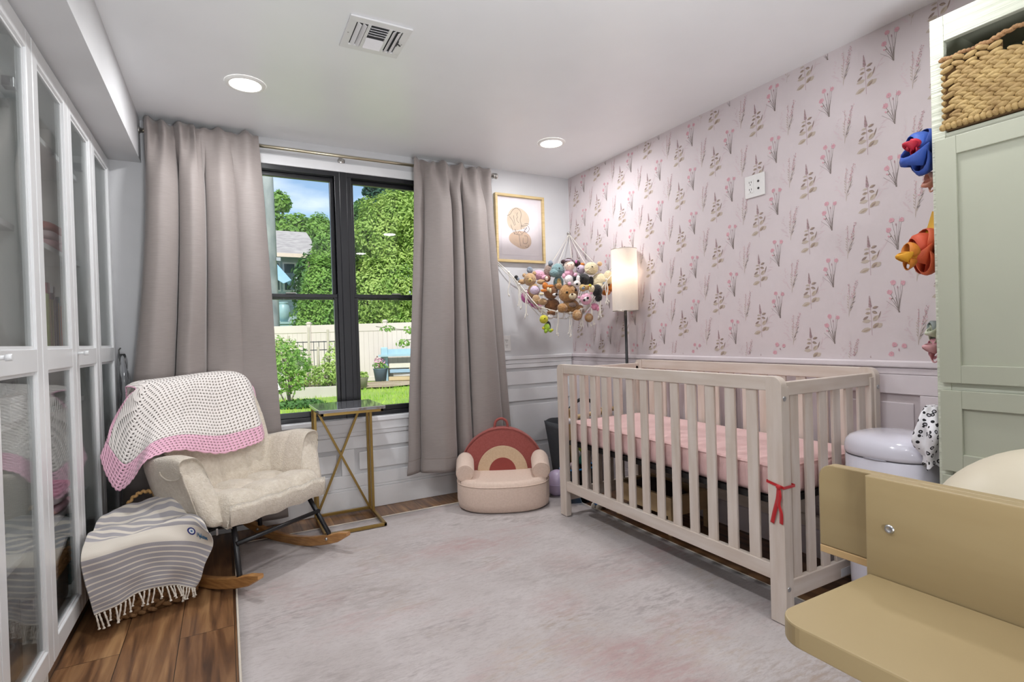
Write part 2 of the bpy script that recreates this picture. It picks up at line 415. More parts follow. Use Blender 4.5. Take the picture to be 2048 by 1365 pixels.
while yy > YF+.6:
    mb.box(XR-.014, XR-.0003, yy-.085, yy, .241, .789, .002)
    mb.box(XR-.0085, XR-.0003, yy-.475+.025, yy-.085-.03, .27, .755, .004)
    yy -= .475
struct(mb.build('trim_5', lil_trim), 'panelling below the wallpaper')
mb = MB(); mb.box(XR-.020, XR-.0003, YF, YB-.0005, .0005, .13, .003); mb.box(XR-.016, XR-.0003, YF, YB-.0005, .1305, .146, .003)
struct(mb.build('baseboard_right', lil_trim), 'baseboard below the wallpaper')
# window sill and apron, inner reveal
mb = MB(); mb.box(WX0-.05, WX1+.06, YB-.045, YB+.02, .553, .585, .006); mb.box(WX0-.04, WX1+.05, YB-.03, YB-.0003, .497, .553, .004); mb.box(WX0-.04, WX1+.05, YB-.022, YB-.0003, .468, .5, .008)
struct(mb.build('trim_6', white_trim), 'white window sill with apron')
mb = MB(); mb.box(WX0-.06, WX1+.06, YB-.012, YB-.0003, WZ1, WZ1+.055, .003)
struct(mb.build('trim_7', white_trim), 'white head trim above the window')

win_glass = glassmat('clear window glass', (.97, .985, .98), .75, 1.45)
vinyl = flat('grey jamb liner', (150, 148, 142), .5)
def window(idx, x0, x1):
    w_ = MB(); f = .028; y0, y1 = YB-.004, YB+.10
    w_.box(x0, x1, y0, y1, WZ0, WZ0+f, .002); w_.box(x0, x1, y0, y1, WZ1-f, WZ1, .002)
    w_.box(x0, x0+f, y0, y1, WZ0+f, WZ1-f, .002); w_.box(x1-f, x1, y0, y1, WZ0+f, WZ1-f, .002)
    o = w_.build('window_%d' % idx, black_frame); struct(o, 'black double-hung window')
    a, b = x0+f, x1-f; zm = 1.352
    for nm, ya, za, zb in (('lower_sash', YB+.008, WZ0+f, zm+.016), ('upper_sash', YB+.045, zm-.016, WZ1-f)):
        s_ = MB(); e = .022
        top = .024 if nm == 'lower_sash' else .026
        s_.box(a, b, ya, ya+.03, za, za+.032, .003); s_.box(a, b, ya, ya+.03, zb-top, zb, .003)
        s_.box(a, a+e, ya, ya+.03, za+.03, zb-top, .003); s_.box(b-e, b, ya, ya+.03, za+.03, zb-top, .003)
        so = s_.build(nm, black_frame, o)
        g = MB(); g.box(a+e-.004, b-e+.004, ya+.013, ya+.017, za+.028, zb-top+.004); g.build('pane', win_glass, so)
    l = MB(); l.box(x0+f-.012, x0+f, YB+.03, YB+.036, zm, WZ1-f); l.box(x1-f, x1-f+.012, YB+.0, YB+.0345, zm+.02, WZ1-f-.01)
    l.box((x0+x1)/2-.03, (x0+x1)/2+.03, YB+.000, YB+.012, zm+.0165, zm+.024, .002)
    l.build('sash_lock', vinyl, o)
window(1, WX0, .662); window(2, .708, WX1)
mb = MB(); mb.box(.662, .708, YB-.007, YB+.1, WZ0, WZ1, .003); struct(mb.build('trim_8', black_frame), 'black window mullion')
# neighbouring wall outlets
plate = flat('white outlet plate', (236, 234, 232), .35); slot = flat('dark outlet slot', (60, 55, 55), .6)
def outlet(M, gangs, label):
    t = thing('wall_outlet', label, 'wall outlet', M @ Vector((0, 0, 0)))
    wd = .07 if gangs == 1 else .116
    p = MB(); p.box(-wd/2, wd/2, -.006, 0, -.057, .057, .003, M=M); p.build('cover_plate', plate, t)
    for g in range(gangs):
        cx = 0 if gangs == 1 else (-.023 if g == 0 else .023)
        if g == 0:
            q = MB(); q.box(cx-.017, cx+.017, -.0075, -.0055, -.034, .034, .002, M=M); so = q.build('socket', plate, t)
            for zc in (-.018, .018):
                q = MB(); 
                for dx in (-.006, .006): q.box(cx+dx-.0012, cx+dx+.0012, -.0082, -.0072, zc-.001, zc+.008, M=M)
                q.box(cx-.002, cx+.002, -.0082, -.0072, zc-.011, zc-.007, M=M); q.build('slots', slot, so)
        else:
            for zc in (-.018, .018):
                q = MB(); q.lathe([(0, -.0085), (.0055, -.0085), (.0055, -.006)], n=12, M=M @ Matrix.Translation((cx, 0, zc)) @ Matrix.Rotation(-pi/2, 4, 'X')); q.build('coax_jack', slot, t)
    return t
outlet(Matrix.Translation((1.815, YB-.0005, 1.02)), 1, 'white double power outlet plate between the right curtain and the hanging toy net')
outlet(Matrix.Translation((XR-.0022, 1.80, 1.80)) @ Matrix.Rotation(-pi/2, 4, 'Z'), 2, 'white double outlet plate high on the pink flowered wallpaper')

# ceiling lights and vent
led = emit('lit diffuser', (1, .97, .93), 9)
ringm = flat('white light trim', (245, 244, 240), .4)
llab = ['glowing round recessed ceiling light above the left curtain', 'glowing round recessed ceiling light near the wallpaper corner', 'round recessed ceiling light above the camera, reflected in the bookcase glass', 'round recessed ceiling light above the maple desk, out of view', 'round recessed ceiling light at the back of the room on the bookcase side', 'round recessed ceiling light at the back of the room on the cupboard side']
for i, (x, y) in enumerate(LIGHTS):
    t = thing('recessed_light', llab[i], 'ceiling light', (x, y, CEIL))
    m_ = MB(); m_.lathe([(.068, CEIL-.0075), (.072, CEIL-.010), (.082, CEIL-.008), (.088, CEIL-.0005)], (x, y, 0), 40); m_.build('trim_ring', ringm, t)
    m_ = MB(); m_.lathe([(0, CEIL-.006), (.069, CEIL-.0065), (.069, CEIL-.001)], (x, y, 0), 40); m_.build('diffuser', led, t)
t = thing('ceiling_vent', 'white rectangular louvred air vent on the ceiling', 'air vent', (.57, 2.14, CEIL))
vx0, vx1, vy0, vy1 = .45, .69, 2.02, 2.255
ventm = flat('white vent metal', (226, 225, 226), .35); ventd = flat('dark duct', (62, 62, 64), .8)
m_ = MB(); zc = CEIL
m_.box(vx0, vx1, vy0, vy0+.035, zc-.008, zc-.0005, .002); m_.box(vx0, vx1, vy1-.035, vy1, zc-.008, zc-.0005, .002)
m_.box(vx0, vx0+.03, vy0+.03, vy1-.03, zc-.008, zc-.0005, .002); m_.box(vx1-.03, vx1, vy0+.03, vy1-.03, zc-.008, zc-.0005, .002)
m_.box(vx0+.073, vx0+.085, vy0+.03, vy1-.03, zc-.009, zc-.001); m_.box(vx1-.085, vx1-.073, vy0+.03, vy1-.03, zc-.009, zc-.001)
m_.build('vent_frame', ventm, t)
m_ = MB(); m_.box(vx0+.02, vx1-.02, vy0+.02, vy1-.02, zc-.0022, zc-.0006); m_.build('duct_shadow', ventd, t)
def slat(c, axis, L, tilt):
    q = MB()
    if axis == 'x': Mx = Matrix.Translation(c) @ Matrix.Rotation(tilt, 4, 'X'); q.box(-L/2, L/2, -.0085, .0085, -.0008, .0008, M=Mx)
    else: Mx = Matrix.Translation(c) @ Matrix.Rotation(tilt, 4, 'Y'); q.box(-.0085, .0085, -L/2, L/2, -.0008, .0008, M=Mx)
    q.build('louvre', ventm, t)
for k in range(4): slat(((vx0+vx1)/2, vy0+.047+k*.017, zc-.009), 'x', .07, radians(38))
for k in range(4): slat(((vx0+vx1)/2, vy1-.047-k*.017, zc-.009), 'x', .07, radians(-30))
for k in range(2): slat((vx0+.042+k*.02, (vy0+vy1)/2, zc-.009), 'y', .16, radians(38))
for k in range(2): slat((vx1-.042-k*.02, (vy0+vy1)/2, zc-.009), 'y', .16, radians(-32))
for xs_ in (vx0+.013, vx1-.013):
    m_ = MB(); m_.ball((xs_, (vy0+vy1)/2, zc-.008), (.003, .003, .0015), 10, 6); m_.build('screw', vinyl, t)
m_ = MB(); m_.box(vx1-.032, vx1-.029, (vy0+vy1)/2-.02, (vy0+vy1)/2+.02, zc-.0095, zc-.008); m_.bar((vx1-.03, 2.137, zc-.009), (vx1-.018, 2.137, zc-.016), .004); m_.build('damper_lever', ventd, t)
# ================================================================== GLASS BOOKCASES
cab_white = flat('white bookcase lacquer', (226, 227, 228), .28, nscale=3)
cab_back = flat('white bookcase interior', (236, 237, 234), .5, nscale=3)
cab_glass = glassmat('bookcase door glass', (.95, .965, .96), .55, 1.45)
steel = mat('brushed steel', (.55, .55, .56), .3, metal=1, nscale=30)
holes = flat('dark peg hole', (90, 90, 88), .8)
CX, CXB, CZ0, CZ1 = -.502, -.88, .075, 2.05
SH = [.11, .46, .865, 1.062, 1.455, 1.83]
def bookcase(y0, y1, label, handle_y):
    t = thing('glass_bookcase', label, 'bookcase', ((CX+CXB)/2, (y0+y1)/2, 0), 'white glass-door bookcases along the left wall')
    b = MB(); x1 = CX-.021
    b.box(CXB, x1, y0, y0+.018, 0.001, CZ1); b.box(CXB, x1, y1-.018, y1, 0.001, CZ1)
    b.box(CXB, x1, y0+.018, y1-.018, CZ1-.018, CZ1); b.box(CXB, x1, y0+.018, y1-.018, CZ0, CZ0+.018)
    b.box(x1-.045, x1-.03, y0+.018, y1-.018, .001, CZ0); b.box(CXB, CXB+.008, y0+.018, y1-.018, CZ0+.018, CZ1-.018)
    b.build('carcass', cab_back, t)
    for z in SH:
        s_ = MB(); s_.box(CXB+.009, x1-.03, y0+.019, y1-.019, z-.02, z, .002); s_.build('shelf', cab_white, t)
    h = MB()
    z = .2
    while z < 1.95:
        for ys in (y0+.0184, y1-.0184):
            for xs in (x1-.08, CXB+.07):
                h.box(xs-.003, xs+.003, ys-.0004, ys+.0004, z-.003, z+.003)
        z += .064
    o = h.build('peg_holes', holes, t); o['kind'] = 'stuff'
    ym = (y0+y1)/2
    for (a, c, hy) in (((y0+.0015, ym-.0015, 1), (ym+.0015, y1-.0015, -1)) if y1-y0 > .6 else ((y0+.0015, y1-.0015, 1),)):
        f = .052; xa, xb = CX-.020, CX; zm0, zm1 = 1.005, 1.075
        d = MB()
        d.box(xa, xb, a, a+f, CZ0+.01, CZ1, .003); d.box(xa, xb, c-f, c, CZ0+.01, CZ1, .003)
        for (za, zb) in ((CZ0+.01, CZ0+.075), (zm0, zm1), (CZ1-.06, CZ1)): d.box(xa+.0005, xb-.0005, a+f-.002, c-f+.002, za, zb, .003)
        for (za, zb) in ((CZ0+.075, zm0), (zm1, CZ1-.06)):   # inner beading
            for (p, q, r_, s_) in ((a+f, a+f+.009, za, zb), (c-f-.009, c-f, za, zb), (a+f+.009, c-f-.009, za, za+.009), (a+f+.009, c-f-.009, zb-.009, zb)):
                d.box(xa+.003, xb-.008, p, q, r_, s_)
        do = d.build('door', cab_white, t)
        for (za, zb) in ((CZ0+.07, zm0+.004), (zm1-.004, CZ1-.055)):
            g = MB(); g.box(xb-.014, xb-.011, a+f+.003, c-f-.003, za, zb); g.build('pane', cab_glass, do)
        if handle_y and hy == -1:
            hyy = (c-.026) if hy == 1 else (a+.026)
            if handle_y == 'peg' and hy == 1: 
                pass
            k = MB(); k.tube([(CX, hyy, 1.055), (CX+.02, hyy, 1.055)], .006, 12); k.tube([(CX+.02, hyy, 1.055), (CX+.034, hyy, 1.055)], .009, 12); k.build('knob', cab_white, do)
        for zz in (.3, 1.85):
            q = MB(); q.box(CX-.05, CX-.021, (a+.055) if hy == 1 else (c-.09), (a+.09) if hy == 1 else (c-.055), zz, zz+.03, .002); q.build('hinge', steel, do)
    return t
c1 = bookcase(3.018, 3.44, 'narrow single-door white glass bookcase in the corner beside the window curtain', None)
c1 = bookcase(2.168, 3.016, 'white two-door glass bookcase holding the row of books and folded pink clothes', 'peg')
c2 = bookcase(1.318, 2.166, 'white glass-door bookcase cut by the left picture edge, with the toy camera', 'peg')
c3 = bookcase(.468, 1.316, 'white glass-door bookcase beside the camera, mostly out of view', 'peg')

# contents
R = random.Random(11)
def book(x, y, z, th, h, d, col, name='book', label='', group='books on the bookcase shelf'):
    t = thing(name, label, 'book', (x, y, z), group)
    m_ = flat('book cover %d %d %d' % col, col, .5)
    b = MB(); b.box(x-d, x, y, y+.002, z, z+h); b.box(x-d, x, y+th-.002, y+th, z, z+h); b.box(x-.003, x, y, y+th, z, z+h); b.build('cover', m_, t)
    p = MB(); p.box(x-d+.004, x-.003, y+.002, y+th-.002, z+.003, z+h-.003); p.build('pages', flat('book pages', (228, 220, 200), .8), t)
    return t
y = 2.47
blabs = [((182, 190, 120), .018, .25, 'slim pale yellow-green book, first of the row behind the bookcase door'), ((150, 170, 84), .045, .25, 'thick green picture book in the bookcase row'), ((176, 60, 84), .020, .30, 'tall crimson book standing behind the green one'), ((205, 196, 120), .022, .23, 'cream and yellow book next to the crimson one'), ((96, 84, 110), .016, .26, 'slim dusky violet book in the row'), ((226, 226, 232), .014, .29, 'tall white book with striped spine in the row'), ((70, 92, 150), .018, .24, 'slim blue book in the bookcase row'), ((190, 150, 96), .022, .22, 'small ochre book near the row end'), ((110, 140, 150), .02, .25, 'grey-teal book near the row end'), ((214, 120, 96), .018, .21, 'short coral book closing the row')]
for (c, th, h, lb) in blabs:
    book(CX-.056-R.uniform(0, .008), y, SH[3], th, h*.86, .17, c, label=lb); y += th+.002
def cloth_stack(x, y, z, w_, d, cols, label, group=None):
    t = thing('folded_clothes', label, 'folded clothes', (x, y, z), group)
    for i, c in enumerate(cols):
        b = MB(); 
        P = Matrix.Translation((x, y, z+.018+i*.032))
        b.ball((0, 0, 0), (1, 1, 1), 28, 14)
        for v in b.bm.verts:
            s_ = v.co; k = lambda q: math.copysign(abs(q)**.45, q)
            v.co = P @ Vector((k(s_.x)*d/2, k(s_.y)*w_/2*(1+.02*sin(i*3)), k(s_.z)*.0155+.003*noise.noise(Vector((s_.x*3, s_.y*3, i*5)))))
        b.build('folded_item', flat('cloth %d %d %d' % c, c, .9, bump=.2, bscale=300), t)
cloth_stack(CX-.145, 2.66, SH[4], .24, .2, [(232, 180, 188), (236, 210, 214), (206, 120, 112)], 'stack of folded pink baby clothes on the upper bookcase shelf')
cloth_stack(CX-.15, 3.22, SH[4], .26, .2, [(236, 232, 232), (225, 215, 220)], 'stack of folded white cloths on the upper shelf by the window curtain')
cloth_stack(CX-.15, 2.62, SH[1], .24, .2, [(236, 190, 204), (250, 232, 238), (226, 130, 160)], 'stack of folded pink blankets on a lower bookcase shelf')
cloth_stack(CX-.15, 1.80, SH[2], .2, .2, [(236, 222, 216), (240, 226, 222), (244, 236, 232)], 'rolled cream blankets on the shelf behind the left door')
# toy camera
t = thing('shoe_box', 'low white box under the grey toy camera on the bookcase shelf', 'box', (CX-.1, 2.08, SH[2]))
b = MB(); b.box(CX-.16, CX-.035, 2.00, 2.14, SH[2]+.0005, SH[2]+.07, .003); b.build('box_body', cab_white, t)
b = MB(); b.box(CX-.162, CX-.033, 1.998, 2.142, SH[2]+.055, SH[2]+.074, .003); b.build('box_lid', cab_white, t)
CZ = SH[2]+.0745
t = thing('toy_camera', 'grey toy camera on the shelf just below the door mid rail', 'toy camera', (CX-.07, 2.08, CZ))
g_ = flat('grey camera plastic', (96, 112, 118), .5)
b = MB(); b.box(CX-.10, CX-.05, 2.02, 2.13, CZ, CZ+.062, .012); b.box(CX-.09, CX-.06, 2.05, 2.10, CZ+.06, CZ+.078, .006); b.build('camera_body', g_, t)
b = MB(); b.lathe([(0, .035), (.02, .035), (.024, .03), (.026, 0)], n=20, M=Matrix.Translation((CX-.062, 2.075, CZ+.031)) @ Matrix.Scale(.5, 4) @ Matrix.Rotation(pi/2, 4, 'Y')); b.build('lens', flat('dark lens', (60, 70, 78), .2), t)
# glass jar ornament, teal box, baskets low down
t = thing('clear_jar', 'clear round glass ornament on the top shelf behind the left door', 'glass ornament', (CX-.10, 2.02, SH[5]))
b = MB(); b.lathe([(0, 0), (.03, 0), (.05, .03), (.052, .06), (.035, .09), (.028, .1)], (CX-.10, 2.02, SH[5]), 24); b.build('jar_body', glassmat('blue-grey glass', (.75, .82, .9), 1.5), t)
t = thing('storage_box', 'teal storage box on the low bookcase shelf', 'box', (CX-.15, 2.86, SH[0]))
b = MB(); b.box(CX-.28, CX-.08, 2.78, 2.95, SH[0], SH[0]+.24, .004); b.build('box_body', flat('teal card', (60, 122, 130), .7), t)
b = MB(); b.box(CX-.285, CX-.075, 2.775, 2.955, SH[0]+.2, SH[0]+.25, .004); b.build('box_lid', flat('teal card lid', (52, 108, 118), .7), t)
t = thing('storage_box', 'grey patterned fabric storage box on the bottom shelf behind the left door', 'box', (CX-.16, 1.96, SH[0]))
b = MB(); b.box(CX-.28, CX-.06, 1.80, 2.12, SH[0], SH[0]+.22, .01); b.build('box_body', mat('grey fabric', srgb(120, 122, 126), .95, bump=.3, nscale=120), t)
b = MB(); b.tube([(CX-.058, 1.92, SH[0]+.15), (CX-.045, 1.94, SH[0]+.13), (CX-.045, 1.98, SH[0]+.13), (CX-.058, 2.0, SH[0]+.15)], .006, 8); b.build('box_handle', mat('grey fabric', (0, 0, 0)), t)
t = thing('storage_basket', 'brown woven basket with grey lining at the bottom of the two-door bookcase', 'basket', (CX-.16, 2.5, SH[0]))
b = MB(); b.box(CX-.26, CX-.06, 2.36, 2.66, SH[0]+.001, SH[0]+.13, .02); b.build('basket_body', mat('grey fabric', (0, 0, 0)), t)
b = MB()
for i_ in range(3):
    for k_ in range(14): b.ball((CX-.058, 2.365+k_*.0225, SH[0]+.145+i_*.02), (.009, .0135, .010), 8, 6)
b.box(CX-.26, CX-.062, 2.36, 2.37, SH[0]+.13, SH[0]+.19); b.box(CX-.26, CX-.062, 2.65, 2.66, SH[0]+.13, SH[0]+.19)
b.build('woven_rim', mat('brown cane weave', srgb(168, 122, 78), .7, nscale=30, bump=.3), t)
# plastic bag hanging on the cabinet side by the window wall
t = thing('plastic_bag', 'crumpled clear plastic bag hanging beside the bookcase end', 'plastic bag', (-.475, 3.435, .8))
b = MB(); P = []
for i in range(15):
    f = i/14; row = []
    for j in range(9):
        g2 = j/8; z = 1.04-.42*f; wv = .03+.03*sin(pi*f)
        row.append((-.482+wv*(g2-.2)+.010*noise.noise(Vector((i*.5, j*.9, 1))), 3.405-.02*sin(g2*pi)-.012*abs(noise.noise(Vector((i*.6, j, 4)))), z))
    P.append(row)
b.grid(P); b.build('bag_film', glassmat('clear plastic film', (.97, .975, .98), .9), t, solid=.0008)
b = MB(); b.tube([(-.482, 3.438, 1.07), (-.484, 3.40, 1.06), (-.482, 3.395, 1.03)], .003, 8); b.build('bag_loop', holes, t)

# ================================================================== CURTAINS
curt = mat('taupe woven curtain', srgb(141, 132, 129), .6, col2=srgb(149, 140, 136), nscale=22, stretch=(1, 1, 30), sheen=.35, bump=.18, bscale=90)
liner = mat('curtain lining', srgb(132, 122, 118), .8, nscale=10)
RODY, RODZ = 3.395, 2.215
def omega(u, bumps):
    s_ = 0
    for c, w_ in bumps:
        d = (u-c)/w_
        if abs(d) < 1: s_ += .30*w_*math.copysign(abs(d)**3*(1-abs(d))*9.5, d)
    return s_
def curtain(name, label, xl, xr, prof, ztop, zbot, pleats, amp, rail_amp, bumps=()):
    """xl/xr: functions of height fraction t (0 top,1 bottom); prof: fold depth across the width"""
    t = thing(name, label, 'curtain', ((xl(0)+xr(0))/2, RODY, ztop), 'taupe window curtains')
    b = MB(); NU, NV = 220, 90; P = []
    for i in range(NV+1):
        f = i/NV; row = []
        for j in range(NU+1):
            u = j/NU; a, c = xl(f), xr(f)
            dep = prof(u, f)*amp(f)
            top = 1-sstep(0.0, .16, f)
            hp = pleats(u)*rail_amp
            y = RODY-.022-dep*(1-top)-hp*top*(1+.35*sin(f*60)*(f < .03))
            x = a+(c-a)*u+.012*sin(u*21+f*3)*sstep(.1, .7, f)*.5+(c-a)*omega(u, bumps)*(1-top)
            zt = ztop+.010*sin(u*23)+.007*sin(u*51+1)
            z = zt+(zbot(u)-zt)*f
            y += .003*noise.noise(Vector((u*9, f*14, 3)))
            row.append((x, y, z))
        P.append(row)
    b.grid(P); b.build('curtain_panel', curt, t, solid=.003)
    # hem band stitch
    h = MB(); rows = []
    for k in (0, 1):
        i = NV-3+k*0; row = []
        src = P[NV-4]
        row = [(p[0], p[1]-.0022, p[2]+.002-.004*k) for p in src]; rows.append(row)
    h.grid(rows); h.build('hem_stitch', liner, t)
    return t
def bump_(u, c, w_, p=.55):
    d = (u-c)/w_
    return (cos(d*pi/2)**p) if abs(d) < 1 else 0
def profL(u, f):
    return max(bump_(u, .135, .115, .45), 1.0*bump_(u, .375, .095, .45), .72*bump_(u, .62, .12, .8)+.1, .62*bump_(u, .87, .16, .8)+.12, 0)*(1-.72*sstep(.35, .62, f)*sstep(.3, .6, u))+.04*sin(u*19+f*2)
curtain('window_curtain', 'taupe blackout curtain hanging left of the window behind the rocking chair', lambda f: -.335-.165*sstep(.1, 1.1, f), lambda f: .206+.095*f, profL, 2.262, lambda u: .06, lambda u: .5+.5*sin(u*2*pi*7.5)**1 if u < .42 else .25+.2*sin(u*30), lambda f: .115+.03*f, .05, ((.135, .115), (.375, .095), (.62, .12)))
def profR(u, f):
    return max(.40*bump_(u, .06, .10), 1.0*bump_(u, .275, .14, .45), .75*bump_(u, .52, .055), 1.0*bump_(u, .735, .13, .45), .28*bump_(u, .95, .08), 0)+.05*sin(u*19+2*f)
curtain('window_curtain', 'taupe blackout curtain hanging right of the window next to the framed print', lambda f: 1.112-.10*sstep(0, 1.0, f)-.012*sstep(.94, 1, f), lambda f: 1.665+.125*f, profR, 2.245, lambda u: .195+.18*sstep(.7, .95, u)*0+.012*sin(u*9), lambda u: .5+.5*sin(u*2*pi*5.2+1), lambda f: .105+.02*f, .04, ((.275, .14), (.52, .055), (.735, .13)))
brass = mat('satin nickel brass rod', (.62, .56, .42), .3, metal=1, nscale=10)
nick = mat('satin nickel', (.62, .60, .57), .28, metal=1, nscale=10)
t = thing('curtain_rod', 'long brushed metal curtain rod above the window', 'curtain rod', (.68, RODY, RODZ))
b = MB(); b.tube([(-.345, RODY, RODZ), (1.70, RODY, RODZ)], .0095, 16); b.build('rod', brass, t)
for xs, sg in ((-.345, -1), (1.70, 1)):
    b = MB(); b.lathe([(0, 0), (.012, 0), (.012, .012), (.019, .014), (.019, .022), (.012, .024), (.012, .03), (.02, .032), (.02, .044), (.016, .048), (0, .048)], (xs, RODY, RODZ), 20, M=Matrix.Rotation(sg*pi/2, 4, 'Y')); b.build('finial', nick, t)
for xs in (-.25, .68, 1.60):
    b = MB(); b.lathe([(0, 0), (.022, 0), (.022, .006), (0, .007)], (xs, YB-.0005, RODZ-.01), 18, M=Matrix.Rotation(pi/2, 4, 'X')); b.tube([(xs, YB-.004, RODZ-.01), (xs, RODY+.002, RODZ-.013)], .005, 10); b.build('bracket', nick, t)

# ================================================================== FRAMED PRINT
oak = mat('pale oak frame', srgb(214, 190, 140), .5, col2=srgb(198, 172, 122), nscale=6, stretch=(2, 2, 12))
paper_w = flat('print paper', (238, 230, 234), .8); blob1 = flat('print sand wash', (223, 204, 182), .8, nscale=25); blob2 = flat('print blush wash', (216, 188, 164), .8, nscale=25); ink = flat('print ink line', (110, 98, 92), .7)
t = thing('framed_print', 'framed line drawing of a parent and child in a pale wooden frame beside the curtain', 'framed print', (1.948, YB-.015, 1.86))
fx0, fx1, fz0, fz1 = 1.745, 2.158, 1.614, 2.112
b = MB()
for (a, c, e, g2) in ((fx0, fx1, fz1-.018, fz1), (fx0, fx1, fz0, fz0+.018), (fx0, fx0+.018, fz0+.018, fz1-.018), (fx1-.018, fx1, fz0+.018, fz1-.018)): b.box(a, c, YB-.032, YB-.001, e, g2)
b.build('frame', oak, t, bevel=.0015)
b = MB(); b.box(fx0+.016, fx1-.016, YB-.012, YB-.006, fz0+.016, fz1-.016); b.build('mat_board', paper_w, t)
b = MB(); b.box(fx0+.05, fx1-.05, YB-.0135, YB-.0118, fz0+.055, fz1-.055); pr_ = b.build('print_sheet', flat('print sheet', (243, 234, 236), .8), t)
def blob(cx, cz, rx, rz, ph, yy_, mi, tt):
    q = MB(); pts = []
    for k in range(40):
        a = 2*pi*k/40; r_ = 1+.08*sin(2*a+ph)+.05*sin(3*a+ph*2); pts.append((cx+rx*r_*cos(a), yy_, cz+rz*r_*sin(a)))
    q.poly(pts); return q.build('wash_shape', mi, pr_)
blob(1.935, 1.935, .088, .09, 1, YB-.0139, blob1, t); blob(1.955, 1.785, .09, .068, 2.5, YB-.0141, blob2, t)
q = MB()
def stroke(pts):
    P = catmull([(x, 0, z) for x, z in pts], len(pts)*6)
    for a, c in zip(P, P[1:]):
        d = (c-a); nx = Vector((-d.z, 0, d.x)).normalized()*.0014
        q.poly([Vector((p.x, YB-.0145, p.z)) for p in (a-nx, c-nx, c+nx, a+nx)])
for s_ in ([(1.845, 1.955), (1.87, 1.965), (1.895, 2.0), (1.925, 2.015), (1.955, 2.0), (1.965, 1.97), (1.955, 1.93), (1.962, 1.90), (1.96, 1.86)],
           [(1.935, 1.985), (1.927, 1.965), (1.934, 1.95), (1.925, 1.94), (1.93, 1.92), (1.945, 1.91)], [(1.865, 1.95), (1.89, 1.92), (1.905, 1.885)], [(1.9, 1.96), (1.905, 1.92), (1.915, 1.89)],
           [(1.875, 1.89), (1.89, 1.85), (1.905, 1.825), (1.91, 1.86), (1.925, 1.825), (1.945, 1.85), (1.965, 1.83), (1.985, 1.845)], [(1.985, 1.885), (2.0, 1.895), (2.02, 1.89), (2.03, 1.87), (2.02, 1.85), (2.0, 1.84), (1.985, 1.855)], [(1.99, 1.905), (2.01, 1.908), (2.03, 1.905)],
           [(1.98, 1.87), (2.0, 1.865), (2.01, 1.88), (1.995, 1.86), (1.985, 1.845), (2.0, 1.85)], [(1.94, 1.83), (1.945, 1.79), (1.95, 1.75), (1.955, 1.735)], [(1.975, 1.80), (1.977, 1.76), (2.01, 1.765), (2.012, 1.81), (1.985, 1.815)], [(1.9, 1.825), (1.93, 1.82), (1.97, 1.822)], [(1.99, 1.735), (2.01, 1.73), (2.025, 1.75)], [(1.965, 1.88), (1.97, 1.895), (1.975, 1.88), (1.985, 1.9)]):
    stroke(s_)
q.build('line_drawing', ink, pr_, recalc=False)
b = MB(); b.box(fx0+.0165, fx1-.0165, YB-.024, YB-.0225, fz0+.0165, fz1-.0165); b.build('glazing', glassmat('picture glass', (.99, .99, .99), .8), t)
